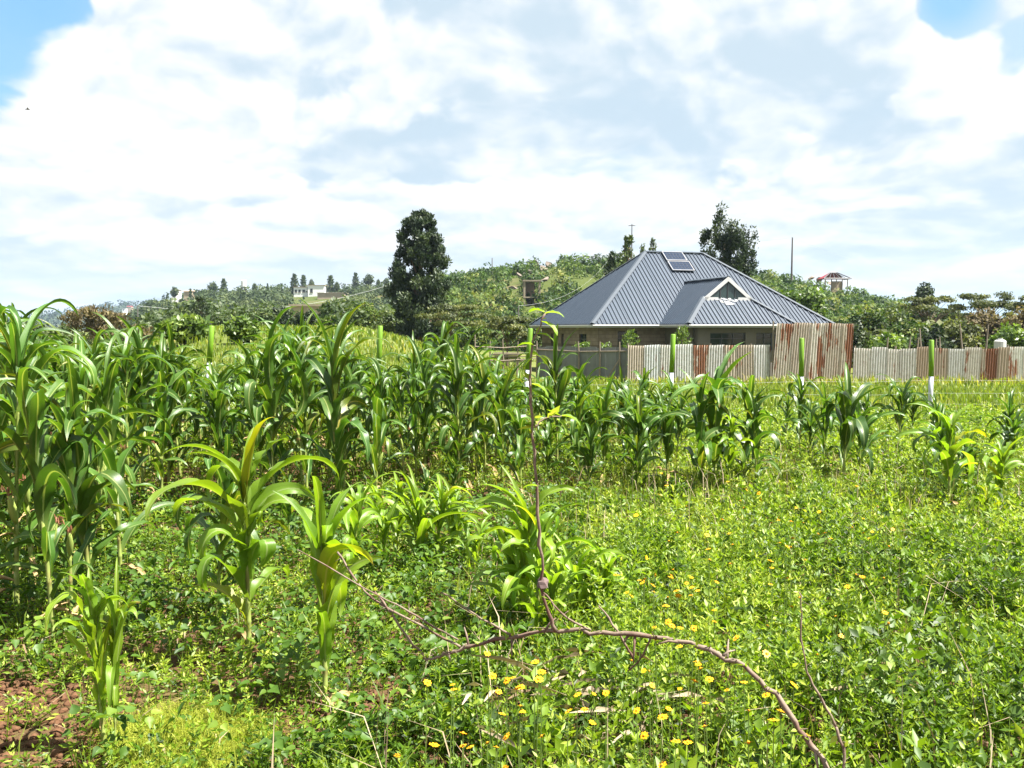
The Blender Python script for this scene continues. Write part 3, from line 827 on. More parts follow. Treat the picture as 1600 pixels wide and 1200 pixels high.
for (u, v, y, gl, lean, lab) in plist:
    top = P(u, v, y); zb = gz(top.x - lean, y)
    h = top.z - zb; bx = top.x - lean * h
    root = empty('fence_post', (bx, y, zb)); r0 = 0.047
    zc = h - gl
    ck = random.uniform(-.012, .012); mid = lambda z: (lean * z + ck * math.sin(3 * z), 0.0, z)
    sh = MB().tube([mid(-0.3), mid(zc * .5), mid(zc - 0.001)], r0, 12).mesh('lower_shaft', M['post_white'], True)
    link('lower_shaft', sh, root)
    link('upper_shaft', MB().tube([mid(zc), mid(h - gl/2), mid(h - 0.012), mid(h)], [r0 + .003, r0 + .003, r0 + .003, r0 - .008], 12).mesh('upper_shaft', M['green_paint'], True), root)
    tag(root, lab, 'fence post', 'green and white posts of the wire fence')
    ptops.append((bx, y, zb, h, lean))
for k, (zf, lab) in enumerate(((0.83, 'topmost thin fence wire strung along the green and white posts'), (0.50, 'middle thin fence wire strung along the green and white posts'), (0.22, 'lowest thin fence wire strung along the green and white posts'))):
    pts = []
    for i, (bx, y, zb, h, lean) in enumerate(ptops):
        z = 0.82 * zf
        pts.append(Vector((bx + lean * z, y - 0.065, zb + z)))
        if i < len(ptops) - 1:
            nx = ptops[i + 1]; pts.append((pts[-1] + Vector((nx[0] + nx[4] * z, nx[1] - 0.065, nx[2] + z))) / 2 - Vector((0, 0, 0.03)))
    o = MB().tube(pts, 0.0014, 5).build('fence_wire', M['wire']); tag(o, lab, 'wire', 'wires of the post fence')

# ================================================================== foliage engine
def unit(a): return a / np.maximum(np.linalg.norm(a, axis=-1, keepdims=True), 1e-9)

def leaf_cards(C, D, N, Ln, Wd, fold=True):
    """C: leaf base points, D: leaf directions, N: leaf normals, Ln/Wd: length and width. Pointed leaves, folded along the rib (4 triangles) or flat (2)"""
    D = unit(D); S = unit(np.cross(D, N)); N = np.cross(S, D)
    L = Ln[:, None]; W = Wd[:, None]
    mid = C + D * L * 0.45
    tip = C + D * L - N * L * 0.08
    l, r = mid + S * W * 0.5, mid - S * W * 0.5
    n = len(C)
    if fold:
        rib = mid - N * W * 0.16
        V = np.stack([C, l, rib, r, tip], 1).reshape(-1, 3)
        i = (np.arange(n) * 5)[:, None]
        F = np.concatenate([i + [0, 2, 1], i + [0, 3, 2], i + [1, 2, 4], i + [2, 3, 4]], 0)
        return V, F, 5
    V = np.stack([C, l, tip, r], 1).reshape(-1, 3)
    i = (np.arange(n) * 4)[:, None]
    return V, np.concatenate([i + [0, 1, 2], i + [0, 2, 3]], 0), 4

def rand_dirs(n, up=0.0, g=None):
    d = (g or rng).normal(size=(n, 3)); d[:, 2] += up
    return unit(d)

def clump_cloud(centres, radii, per, size, tint, up=0.25, shell=0.45, g=None, aspect=0.55, tvar=0.22, dirbias=None, nr=0.9):
    """leaves spread through ellipsoids; radii (k,3); tint (k,)"""
    g = g or rng
    k = len(centres); n = k * per
    ci = np.repeat(np.arange(k), per)
    d = rand_dirs(n, 0.15, g)
    rr = (shell + (1 - shell) * g.random(n)) ** 0.8
    C = centres[ci] + d * radii[ci] * rr[:, None]
    Nn = unit(d + rand_dirs(n, 0.5, g) * nr)
    D = unit(np.cross(Nn, rand_dirs(n, 0, g)) + (dirbias if dirbias is not None else np.array([0, 0, up])))
    sz = (np.repeat(size, per) if np.ndim(size) else size) * g.uniform(0.6, 1.35, n)
    V, F, m = leaf_cards(C, D, Nn, sz, sz * aspect, False)
    tn = np.clip(np.repeat(tint, per) + g.normal(0, tvar, n), 0, 1)
    return V, F, np.repeat(tn, m)

def stuff_mesh(name, parts, mat, label, cat=None):
    V, F, T, o = [], [], [], 0
    for v, f, t in parts:
        V.append(v); F.append(f + o); T.append(t); o += len(v)
    ob = link(name, mesh_np(name, np.concatenate(V), np.concatenate(F), mat, False, {'tint': np.concatenate(T)}))
    tag(ob, label, cat, None, 'stuff'); return ob

# ------------------------------------------------------------------ bushes that clothe the hills (uncounted masses)
def bush_mass(name, label, hf, u0, u1, y0, y1, n, r0, r1, per, size, mat, keep=None, ypow=1.0, seed=1, sink=0.15):
    g = np.random.default_rng(seed)
    u = g.uniform(u0, u1, n); y = y0 + (y1 - y0) * g.random(n) ** ypow
    x = (u - 800) / FPX * y
    z = hf(u, y)
    ok = z > ground_h(x, np.minimum(y, 300)) - 0.6
    if keep is not None: ok &= keep(u, y, g)
    u, y, x, z = u[ok], y[ok], x[ok], z[ok]
    r = r0 + (r1 - r0) * g.random(len(u)) ** 2
    # bushes gather in thickets and leave grassy gaps
    th = rough(x * 3, y * 3, 30.0 if r1 < 4 else 60.0) + g.normal(0, 0.25, len(u))
    sel = th > -0.28
    x, y, z, r, th = x[sel], y[sel], z[sel], r[sel], th[sel]
    rad = np.stack([r, r, r * g.uniform(0.6, 1.0, len(r))], 1)
    C = np.stack([x, y, z + rad[:, 2] * (1 - sink) * 0.8], 1)
    tint = np.clip(0.42 + 0.28 * rough(x, y, 40.0) + g.normal(0, 0.30, len(r)), 0.02, 0.98)
    stuff_mesh(name, [clump_cloud(C, rad, per, size * r, tint, 0.3, 0.62, g, 0.62, 0.10, None, 0.5)], mat, label)
def clear_of(*spots):
    """keep bushes off the sight line of what stands on the slope: (u, half width, y from, y to)"""
    def f(u, y, g):
        ok = np.ones(len(u), bool)
        for (uc, hw, a, b) in spots: ok &= ~((np.abs(u - uc) < hw) & (y > a) & (y < b))
        return ok
    return f
def on_hill(hf, u, v, y0, y1):
    for yy in np.arange(y0, y1, 1.5):
        z = float(hf(np.array([float(u)]), np.array([yy]))[0])
        if z >= P(u, v, yy).z: return Vector(((u - 800) / FPX * yy, yy, z))
    yy = y1; return Vector(((u - 800) / FPX * yy, yy, float(hf(np.array([float(u)]), np.array([yy]))[0])))
rocks = [(828, 424, 2.1, 'largest pale granite boulder in the outcrop high on the hill'), (850, 420, 1.6, 'squarish boulder beside the largest in the hill outcrop'), (860, 413, 1.1, 'upper small boulder of the hill outcrop'), (840, 412, 1.0, 'small boulder crowning the hill outcrop'), (852, 436, 1.0, 'boulder below the hill outcrop above the tower'), (802, 449, 1.1, 'single boulder in the bushes on the tower side'), (812, 430, 1.0, 'boulder at the low end of the hill outcrop'), (1282, 437, 1.0, 'pale boulder below the red roofed shed'), (1268, 433, .8, 'small pale boulder next to the one under the red shed'), (1296, 441, .8, 'lowest small boulder under the red shed')]
rock_y = [on_hill(hA, u, v + 4, 120, 229).y for (u, v, r, lab) in rocks]
tower_b = on_hill(hA, 831, 478, 110, 215)
bush_mass('hillside_bushes', 'dense green scrub covering the hill behind the house', hA, 480, 1760, 118, 262, 5400, 0.6, 2.2, 72, 0.37, M['hill_leaf'], clear_of((831, 15, tower_b.y - 16, tower_b.y + 2), (1303, 20, 212, 240), *[(u, r_ * 9 + 3, yy - 13, yy + 2) for (u, v_, r_, l_), yy in zip(rocks, rock_y)]), 1.0, 5)
bush_mass('ridge_woodland', 'mixed trees and scrub covering the long ridge', hB, 0, 900, 235, 500, 2600, 1.3, 4.2, 70, 0.36, M['far_leaf'], clear_of((498, 46, 330, 428), (272, 8, 380, 445), (293, 9, 380, 445)), 1.0, 6)
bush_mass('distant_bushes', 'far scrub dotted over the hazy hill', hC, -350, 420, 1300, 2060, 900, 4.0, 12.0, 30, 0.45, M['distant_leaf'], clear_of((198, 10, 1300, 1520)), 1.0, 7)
gflat = lambda u, y: ground_h((u - 800) / FPX * y, y)
bush_mass('tree_belt', 'belt of grey-green trees beyond the maize and the grass field', gflat, 225, 640, 84, 118, 230, 1.2, 2.5, 150, 0.26, M['mid_leaf'], clear_of((481, 34, 70, 130)), 1.0, 8, -.2)
bush_mass('low_tree_belt', 'low far belt of trees under the hazy hill', gflat, -260, 240, 84, 125, 200, .8, 1.5, 120, 0.30, M['mid_leaf'], None, 1.0, 18, .1)
bush_mass('scrub_belt', 'tangled olive scrub beyond the iron fence', gflat, 1300, 1900, 58, 104, 330, 0.9, 2.3, 130, 0.28, M['olive_leaf'], None, 1.0, 9, .1)

# ------------------------------------------------------------------ single trees
def trunk_mesh(h, r, limbs, g, lean=(0, 0)):
    mb = MB()
    top = Vector((lean[0], lean[1], h))
    pts = [Vector((0, 0, -0.25))] + [Vector((lean[0] * t ** 1.5 + g.normal(0, r * .3), lean[1] * t ** 1.5 + g.normal(0, r * .3), h * t)) for t in (0.12, 0.35, 0.6, 0.82, 1.0)]
    mb.tube(pts, [r * 1.35, r, r * .8, r * .6, r * .38, r * .15], 7)
    for e in limbs:
        t = min(0.85, max(0.15, (e[2] / max(h, .1)) * 0.6)); k = Vector((lean[0] * t ** 1.5, lean[1] * t ** 1.5, h * t)); e = Vector(e)
        mid = (k + e) / 2 + Vector((0, 0, 0.08 * (e - k).length))
        mb.tube([k, mid, e], [r * .4, r * .25, r * .08], 5, False)
    return mb.mesh('trunk', M['bark'], True)

def make_crown(kind, h, w_, g, size, leaves, lean=(0, 0)):
    """returns vertices, faces, tints and the limb ends"""
    if kind == 'column':                # ragged upright column, tufts sweeping up
        n = 260; t = g.random(n) ** 1.0
        prof = np.interp(t, [0, 0.08, 0.3, 0.55, 0.8, 0.93, 1], [0.5, 0.8, 1.0, 0.92, 0.64, 0.34, 0.08]) * w_ / 2
        az = g.uniform(0, 6.283, n); q = g.random(n) ** 0.5 * (1 + .30 * g.random(n) ** 3)
        z = h * (0.07 + 0.93 * t)
        C = np.stack([np.cos(az) * prof * q + lean[0] * t ** 1.5, np.sin(az) * prof * q + lean[1] * t ** 1.5, z], 1)
        C[:, 0] += np.sign(np.sin(az * 7)) * .07 * w_ * np.clip(t - .78, 0, 1) / .22
        rad = np.stack([np.full(n, .12 * w_), np.full(n, .12 * w_), np.full(n, 0.06 * h)], 1) * g.uniform(0.45, 1.2, (n, 1)) * (1 - .45 * t[:, None] ** 3)
        V, F, T = clump_cloud(C, rad, leaves // n, size, g.uniform(0.1, 0.75, n), 0.9, 0.2, g, 0.42)
        limbs = C[g.choice(n, 14, False)]
    elif kind == 'loose':               # several upright plumes with gaps between
        n = 120; base_az = g.uniform(0, 6.283, 8); C = []
        for k in range(n):
            b = k % 8; t = g.random() ** 0.7
            reach = w_ * 0.5 * (0.25 + 0.75 * ((b * 0.37) % 1.0))
            rr_ = reach * (0.35 + 0.65 * t)
            C.append((math.cos(base_az[b]) * rr_ + g.normal(0, .05 * w_) + lean[0] * t, math.sin(base_az[b]) * rr_ * .8 + g.normal(0, .05 * w_), h * (0.22 + (0.56 + 0.20 * ((b * 0.61) % 1.0)) * t)))
        C = np.array(C)
        rad = np.stack([np.full(n, .095 * w_), np.full(n, .095 * w_), np.full(n, 0.085 * h)], 1) * g.uniform(0.5, 1.2, (n, 1))
        V, F, T = clump_cloud(C, rad, leaves // n, size, g.uniform(0.1, 0.85, n), 0.8, 0.15, g, 0.4)
        limbs = C[g.choice(n, 16, False)]
    elif kind == 'flat':                # flat spreading acacia tiers
        n = 26; az = g.uniform(0, 6.283, n); q = g.random(n) ** 0.5
        tier = g.choice([0.62, 0.78, 0.92], n)
        reach = np.where(tier > 0.9, 0.34, np.where(tier > 0.7, 0.46, 0.5)) * w_
        C = np.stack([np.cos(az) * q * reach, np.sin(az) * q * reach, h * (tier + g.normal(0, .02, n))], 1)
        rad = np.stack([np.full(n, .15 * w_), np.full(n, .15 * w_), np.full(n, 0.045 * h)], 1) * g.uniform(0.6, 1.2, (n, 1))
        V, F, T = clump_cloud(C, rad, leaves // n, size, g.uniform(0.1, 0.8, n), 0.1, 0.1, g, 0.5)
        limbs = C
    elif kind == 'bush':                # leafy to the ground
        n = 44; d = rand_dirs(n, 0.15, g)
        C = d * np.array([w_ * .38, w_ * .38, h * .40]) * (0.45 + 0.55 * g.random((n, 1))) + np.array([0, 0, h * .45])
        rad = np.stack([np.full(n, .16 * w_), np.full(n, .16 * w_), np.full(n, 0.15 * h)], 1) * g.uniform(0.55, 1.15, (n, 1))
        V, F, T = clump_cloud(C, rad, leaves // n, size, g.uniform(0.1, 0.85, n), 0.25, 0.35, g, 0.55)
        limbs = C[g.choice(n, 10, False)]
    else:                               # rounded, lumpy crown
        n = 40; d = rand_dirs(n, 0.25, g)
        C = d * np.array([w_ * .36, w_ * .36, h * .30]) * (0.35 + 0.65 * g.random((n, 1))) + np.array([0, 0, h * .60])
        rad = np.stack([np.full(n, .17 * w_), np.full(n, .17 * w_), np.full(n, 0.14 * h)], 1) * g.uniform(0.55, 1.15, (n, 1))
        V, F, T = clump_cloud(C, rad, leaves // n, size, g.uniform(0.1, 0.85, n), 0.25, 0.35, g, 0.55)
        limbs = C[g.choice(n, 12, False)]
    return V, F, T, limbs

def tree(name, label, loc, h, w_, kind, mat, size, leaves, seed, lean=(0, 0), group=None, cat='tree', tr=None):
    g = np.random.default_rng(seed)
    root = empty(name, loc)
    V, F, T, limbs = make_crown(kind, h, w_, g, size, leaves, lean)
    link('trunk', trunk_mesh(h * (0.93 if kind == 'column' else 0.8 if kind != 'flat' else 0.6), tr or max(0.05, h * 0.022), limbs, g, lean), root)
    link('crown', mesh_np('crown', V, F, mat, False, {'tint': T}), root)
    tag(root, label, cat, group); return root
def copy_tree(src, loc, sc, rz, label=None, group=None):
    r = src.copy(); COL.objects.link(r); r.location = loc; r.scale = sc; r.rotation_euler = (0, 0, rz)
    if label: r['label'] = label
    if group: r['group'] = group
    for ch in src.children:
        c = ch.copy(); COL.objects.link(c); c.parent = r
    return r

def at_ground(u, y): x = (u - 800) / FPX * y; return (x, y, gz(x, y))
def htop(u, vtop, y): p = P(u, vtop, y); return p.z - gz(p.x, y)

tree('tall_tree', 'tall dark columnar tree standing alone before the hill', at_ground(655, 72), htop(655, 336, 72), 4.8, 'column', M['dark_leaf'], 0.28, 36000, 21, (0.25, 0))
tree('tall_tree', 'tall feathery dark tree rising behind the house roof', at_ground(1120, 74), htop(1120, 324, 74), 5.0, 'loose', M['dark_leaf'], 0.27, 18000, 22, (0.5, 0))
tree('slender_tree', 'slender dark tree leaning on the roofline beside the power pole', at_ground(972, 78), htop(981, 372, 78), 2.3, 'column', M['mid_leaf'], 0.25, 4200, 23, (0.5, 0))
tree('slender_tree', 'short dark tree at the roof edge nearest the hill rocks', at_ground(955, 80), htop(955, 396, 80), 1.9, 'column', M['dark_leaf'], 0.25, 3400, 24)
tree('slender_tree', 'small slender tree tip showing above the roof hip', at_ground(1002, 90), htop(1002, 384, 90), 1.3, 'column', M['mid_leaf'], 0.25, 1600, 25)
tree('slender_tree', 'small slender tree just above the ridge end', at_ground(1018, 92), htop(1018, 375, 92), 1.4, 'column', M['mid_leaf'], 0.25, 1800, 26)
tree('acacia_tree', 'flat-topped acacia beneath the tall columnar tree', at_ground(704, 66), htop(704, 476, 66), 5.6, 'flat', M['olive_leaf'], 0.2, 8000, 27)
tree('acacia_tree', 'low flat acacia beside the rail fence', at_ground(792, 58), htop(792, 494, 58), 3.4, 'flat', M['olive_leaf'], 0.2, 5000, 28)
tree('leafy_tree', 'bright green broad-leaved tree beyond the roof end', at_ground(1250, 66), htop(1250, 438, 66), 5.0, 'round', M['bright_leaf'], 0.36, 7000, 29)
tree('round_tree', 'dark rounded tree standing up above the scrub beyond the low fence', at_ground(1437, 95), htop(1435, 438, 95), 3.8, 'round', M['dark_leaf'], 0.28, 5200, 30)
tree('acacia_tree', 'flat acacia tucked under the dark rounded tree', at_ground(1448, 85), htop(1448, 461, 85), 6.2, 'flat', M['olive_leaf'], 0.24, 5200, 31)
tree('acacia_tree', 'wide pale flat-topped acacia against the sky at the scrub edge', at_ground(1540, 82), htop(1540, 453, 82), 5.6, 'flat', M['olive_leaf'], 0.22, 5600, 32)
tree('acacia_tree', 'flat acacia cut by the picture edge beyond the white tank', at_ground(1612, 78), htop(1612, 456, 78), 4.5, 'flat', M['olive_leaf'], 0.22, 4200, 33)
scrub = [  # u, top v, y, width, material, label
    (1390, 468, 72, 4.5, 'mid_leaf', 'dark green bush in the scrub beside the rounded tree'),
    (1350, 476, 66, 3.6, 'hill_leaf', 'olive bush just past the tall iron section'),
    (1330, 492, 60, 3.0, 'dark_leaf', 'dark bush between roof end and tall iron section'),
    (1420, 498, 58, 4.4, 'hill_leaf', 'low pale bush behind the stakes'),
    (1490, 492, 60, 3.8, 'olive_leaf', 'olive bush behind the low iron fence'),
    (1540, 478, 62, 4.6, 'brown_leaf', 'brownish bush beneath the wide acacia'),
    (1592, 472, 60, 4.2, 'brown_leaf', 'brownish bush behind the white tank'),
    (1580, 502, 54, 3.2, 'bright_leaf', 'bright green bush close behind the pale iron fence'),
    (1660, 470, 58, 4.5, 'mid_leaf', 'green bush beyond the end of the pale fence'),
    (1460, 508, 54, 2.6, 'dark_leaf', 'small dark bush behind the clear green post'),
    (1385, 512, 52, 3.0, 'bright_leaf', 'light green bush just over the low iron fence'),
    (150, 480, 60, 4.6, 'brown_leaf', 'rusty brown bare-looking shrub beyond the maize'),
    (205, 515, 52, 3.0, 'brown_leaf', 'low brown shrub beside the taller brown one'),
    (315, 470, 75, 2.0, 'dark_leaf', 'dark narrow tree behind the leaning post'),
    (290, 528, 36, 2.4, 'bright_leaf', 'glossy green shrub at the field edge behind the maize'),
    (380, 536, 34, 1.5, 'bright_leaf', 'small round pale shrub in the grass field'),
    (85, 505, 70, 6.0, 'mid_leaf', 'mid green tree behind the tall maize at the edge'),
    (30, 500, 64, 5.0, 'mid_leaf', 'green tree seen through the tall maize tops'),
    (250, 490, 92, 5.0, 'mid_leaf', 'grey green tree in the far tree belt past the brown shrub'),
    (385, 478, 90, 3.6, 'mid_leaf', 'upright grey green tree beyond the field'),
    (415, 488, 84, 3.4, 'mid_leaf', 'rounded tree at the far side of the field'),
    (440, 476, 86, 3.0, 'dark_leaf', 'dark tree beside the pale wall beyond the field'),
    (470, 488, 80, 1.5, 'dark_leaf', 'thin dark tree in front of the pale wall'),
    (487, 484, 82, 1.5, 'dark_leaf', 'second thin dark tree in front of the pale wall'),
    (535, 462, 92, 4.8, 'mid_leaf', 'broad green tree between pale wall and columnar tree'),
    (575, 468, 86, 5.0, 'hill_leaf', 'olive green tree next to the columnar tree'),
    (610, 486, 78, 3.6, 'mid_leaf', 'bushy tree at the foot of the columnar tree'),
    (515, 494, 76, 2.6, 'hill_leaf', 'low bush at the far edge of the grass field'),
    (740, 505, 78, 4.0, 'hill_leaf', 'bush between the two flat acacias'),
    (830, 490, 90, 4.5, 'mid_leaf', 'bush below the hillside tower beside the roof corner'),
    (350, 496, 88, 3.6, 'mid_leaf', 'tree belt bush behind the leaning post')]
for k, (u, v, y, w_, mt, lab) in enumerate(scrub):
    h = max(1.2, htop(u, v, y) + 0.2)
    kind = 'column' if w_ < 2.2 and h > 2.5 else 'loose' if mt == 'brown_leaf' and u < 300 else 'bush'
    tree('bush' if h < 4 and kind == 'bush' else 'tree', lab, at_ground(u, y), h, w_, kind, M[mt], 0.27 if w_ > 2 else 0.2, 3200 if w_ > 3 else 2200, 100 + k, cat='bush' if h < 4 and kind == 'bush' else 'tree')
# young feathery trees in the house yard
for u, v, y, lab in ((984, 518, 46.2, 'young feathery tree in the yard before the stone wall window'), (1066, 512, 45.4, 'young feathery tree in the yard at the porch corner'), (908, 528, 48.0, 'low light green bush before the stone wall'), (948, 533, 46.8, 'pale grassy bush behind the grey sheet fence')):
    tree('sapling', lab, at_ground(u, y), htop(u, v, y), 1.25, 'column' if v < 525 else 'round', M['bright_leaf'], 0.13, 1500, int(u), cat='tree', tr=0.03)
# trees picked out on the skyline of the long ridge
proto = {}
sky_trees = [(275, 448, 1.0, 'r', 'lone round tree where the ridge skyline begins'), (300, 452, .8, 'c', 'small pointed tree next on the ridge skyline'), (335, 440, 1.2, 'r', 'larger round tree on the skyline before the water tank'), (352, 437, 1.1, 'c', 'pointed tree close to the skyline water tank'),
    (462, 430, 1.1, 'c', 'dark pointed tree in front of the white house gable'), (476, 432, 1.0, 'c', 'dark pointed tree before the white house'), (488, 436, .7, 'r', 'small tree over the white house roof'), (518, 432, 1.2, 'c', 'pale slim tree past the white house'),
    (528, 440, .8, 'r', 'round tree past the slim pale tree'), (557, 428, 1.1, 'c', 'pointed tree midway along the ridge top'), (577, 428, 1.2, 'r', 'round tree on the ridge beside a pointed one'), (592, 436, .8, 'r', 'small round tree further along the ridge top'), (605, 434, .9, 'r', 'round tree on the ridge touching the columnar tree'), (400, 442, .8, 'r', 'round tree on the ridge after the tank'), (420, 444, .7, 'c', 'small pointed tree on the ridge after the tank')]
for k, (u, v, s_, kd, lab) in enumerate(sky_trees):
    y = 430.0; z = float(hB(np.array([float(u)]), np.array([y]))[0]); x = (u - 800) / FPX * y
    h = P(u, v, y).z - z
    if kd not in proto:
        proto[kd] = tree('ridge_tree', lab, (x, y, z), 10.0, 6.5 if kd == 'r' else 3.2, 'round' if kd == 'r' else 'column', M['far_leaf'], 1.0, 800, 300 + k, group='trees on the ridge skyline')
        proto[kd].scale = (s_ * h / 10, s_ * h / 10, h / 10)
    else:
        copy_tree(proto[kd], (x, y, z), (s_ * h / 10, s_ * h / 10, h / 10), k * 1.3, lab, 'trees on the ridge skyline')

# ================================================================== rocks, far buildings, poles
M['rock'] = plain('granite', (0.17, 0.14, 0.115), 0.9, 0.2, var=0.6, scale=0.8, bump=0.6)
def boulder(loc, r, seed, label, group):
    g = np.random.default_rng(seed)
    import bmesh
    bm = bmesh.new(); bmesh.ops.create_icosphere(bm, subdivisions=2, radius=1.0)
    k = g.normal(size=(8, 3)); k /= np.linalg.norm(k, axis=1)[:, None]
    for v in bm.verts:
        c = np.array(v.co)
        for a in k:
            d = c @ a
            if d > 0.36: c = c - a * (d - 0.36) * 0.97
        c = c * (1 + g.normal(0, 0.04)); v.co = Vector(c * r)
    me = bpy.data.meshes.new('boulder'); bm.to_mesh(me); bm.free(); me.materials.append(M['rock'])
    o = link('boulder', me, None, loc); o.rotation_euler = (g.normal(0, .3), g.normal(0, .3), g.uniform(0, 6)); tag(o, label, 'rock', group)
for k, (u, v, r, lab) in enumerate(rocks):
    y = rock_y[k]; p = P(u, v, y)
    boulder((p.x, p.y, p.z - .15 * r), (r * 1.45, r * 1.1, r * .95), 60 + k, lab, 'boulders on the hill')
M['conc'] = plain('bare_concrete', (0.26, 0.22, 0.16), 0.9, 0.2, var=0.3, scale=1.5)
M['red'] = plain('red_roof_sheet', (0.22, 0.012, 0.02), 0.5, 0.4)
M['offwhite'] = plain('bright_white_wall', (0.72, 0.72, 0.70), 0.8, 0.2, var=0.1)  # even bright white for far walls, ridge tank and insulators
M['tan'] = plain('tan_wall', (0.34, 0.27, 0.2), 0.9, 0.2, var=0.3, scale=0.8)
# unfinished concrete tower
b_ = tower_b; sc_ = b_.y / FPX
h_ = (478 - 443) * sc_; w_ = 28 * sc_
root = empty('concrete_tower', b_)
for sx in (-1, 1):
    for sy in (-1, 1):
        link('pillar', MB().box((0, 0, h_/2), (w_*.10, w_*.10, h_)).mesh('pillar', M['conc']), root, (sx*w_*.42, sy*w_*.42, 0))
link('roof_slab', MB().box((0, 0, h_ + .12), (w_*1.04, w_*1.04, .26)).mesh('roof_slab', M['conc']), root)
link('floor_slab', MB().box((0, 0, h_*.30), (w_*.98, w_*.98, .22)).mesh('floor_slab', M['conc']), root)
link('wall', MB().box((-w_*.10, w_*.44, h_*.5), (w_*.5, w_*.10, h_*.96)).mesh('wall', M['timber']), root)
link('wall', MB().box((-w_*.46, 0, h_*.5), (w_*.08, w_*.7, h_*.96)).mesh('wall', M['conc']), root)
tag(root, 'unfinished open concrete tower on the hillside below the boulders', 'tower')
# half-built shed with a red roof on the hill brow
b_ = P(1303, 443, 218); sc_ = b_.y / FPX
root = empty('hilltop_shed', b_); w_ = 34 * sc_; h_ = 7 * sc_; rh = 10 * sc_
for sx in (-.5, 0, .5):
    for sy in (-.4, .4):
        link('pillar', MB().box((0, 0, h_/2 - 2), (.18, .18, h_ + 4)).mesh('pillar', M['timber']), root, (sx*w_, sy*w_*.8, 0))
rv = [Vector((-w_*.62, -w_*.45, h_)), Vector((w_*.62, -w_*.45, h_)), Vector((w_*.62, w_*.45, h_)), Vector((-w_*.62, w_*.45, h_)), Vector((-w_*.18, 0, h_ + rh)), Vector((w_*.12, 0, h_ + rh))]
link('roof_sheet', MB().prism([rv[3], rv[0], rv[4]], (0, 0, .08)).mesh('roof_sheet', M['red']), root)
link('roof_sheet', MB().prism([rv[3], rv[4], rv[5], rv[2]], (0, 0, .08)).mesh('roof_sheet', M['red']), root)
for a_, b2 in ((0, 1), (1, 2), (0, 4), (1, 5), (2, 5), (4, 5)):
    link('rafter', MB().tube([rv[a_], rv[b2]], .13, 5).mesh('rafter', M['steel']), root)
for t_ in (0.2, 0.4, 0.6, 0.8):
    link('rafter', MB().tube([rv[0].lerp(rv[1], t_), rv[4].lerp(rv[5], t_)], .09, 5).mesh('rafter', M['steel']), root)
link('wall', MB().box((w_*.25, w_*.36, h_*.3 - 1.5), (w_*.5, .2, h_*.6 + 3)).mesh('wall', M['tan']), root)
tag(root, 'half-built shed with red roof sheets and bare rafters on the hill brow', 'shed')
# white house on the long ridge
def far_house(name, u0, u1, vt, vb, y, depth, label, wall='offwhite', roof='flat', wins=()):
    if y < 0: y = on_hill(hB, (u0 + u1) / 2, vb + 1, 300, -y).y
    a_, b2 = P(u0, vb, y), P(u1, vb, y); w_ = b2.x - a_.x; h_ = P(u0, vt, y).z - a_.z
    root = empty(name, ((a_.x + b2.x)/2, y + depth/2, a_.z))
    link('wall', MB().box((0, 0, h_/2 - 3), (w_, depth, h_ + 6)).mesh('wall', M[wall]), root)
    if roof == 'flat':
        link('roof', MB().box((0, 0, h_ + .1), (w_ + .6, depth + .6, .3)).mesh('roof', M['conc']), root)
    else:
        v = [(-w_/2-.4, -depth/2-.4, h_), (w_/2+.4, -depth/2-.4, h_), (w_/2+.4, depth/2+.4, h_), (-w_/2-.4, depth/2+.4, h_), (-w_/2-.4, 0, h_+w_*.16), (w_/2+.4, 0, h_+w_*.16)]
        link('roof', MB().add(v, [(0,1,5,4), (2,3,4,5), (0,4,3), (1,2,5), (3,2,1,0)]).mesh('roof', M[roof]), root)
    for (f0, f1, g0, g1) in wins:
        o = link('window', MB().box(((f0+f1)/2*w_ - w_/2, -depth/2 - .02, (g0+g1)/2*h_), ((f1-f0)*w_, .12, (g1-g0)*h_)).mesh('window', M['dark']), root)
        link('sill', MB().box(((f0+f1)/2*w_ - w_/2, -depth/2 - .06, g0*h_ - .1), ((f1-f0)*w_ + .3, .2, .16)).mesh('sill', M['conc']), o)
    tag(root, label, 'building'); return root
far_house('far_house', 481, 507, 446, 462, -425, 10, 'white flat-roofed house on the long ridge', wins=((.15, .3, .3, .7),))
far_house('far_house', 459, 480, 449, 461, -428, 8, 'pale bluish wing with a row of windows beside the white ridge house', wins=((.08, .25, .35, .7), (.35, .52, .35, .7), (.65, .85, .35, .7)))
far_house('far_house', 496, 538, 458, 466, -420, 9, 'low tan unfinished walls below the white ridge house', 'tan')
far_house('far_house', 455, 508, 478, 500, 130, 7, 'pale grey blank wall of a building beyond the field', 'tan', wins=())
far_house('far_house', 268, 276, 453, 459, 440, 6, 'tiny pale house among the first ridge trees', wins=((.3, .6, .3, .7),))
far_house('far_house', 287, 299, 455, 460, 442, 6, 'small brown roofed house on the ridge skyline', 'tan', 'tan')
far_house('distant_house', 191, 196, 482, 486, 1480, 9, 'white speck of a house on the hazy far hill', wins=((.3, .6, .3, .7),))
far_house('distant_house', 198, 205, 479, 486, 1500, 9, 'red roofed speck of a house on the hazy far hill', 'tan', 'red')
b_ = P(381, 448, 440); root = empty('ridge_water_tank', b_)
for sx in (-1, 1):
    for sy in (-1, 1): link('leg', MB().tube([(sx*.8, sy*.8, -6), (sx*.8, sy*.8, .2)], .14, 5).mesh('leg', M['conc']), root)
link('tank', MB().tube([(0, 0, .2), (0, 0, 3.0), (0, 0, 3.3)], [1.3, 1.3, .7], 14).mesh('tank', M['offwhite']), root)
tag(root, 'white water tank on legs above the ridge trees', 'tank')
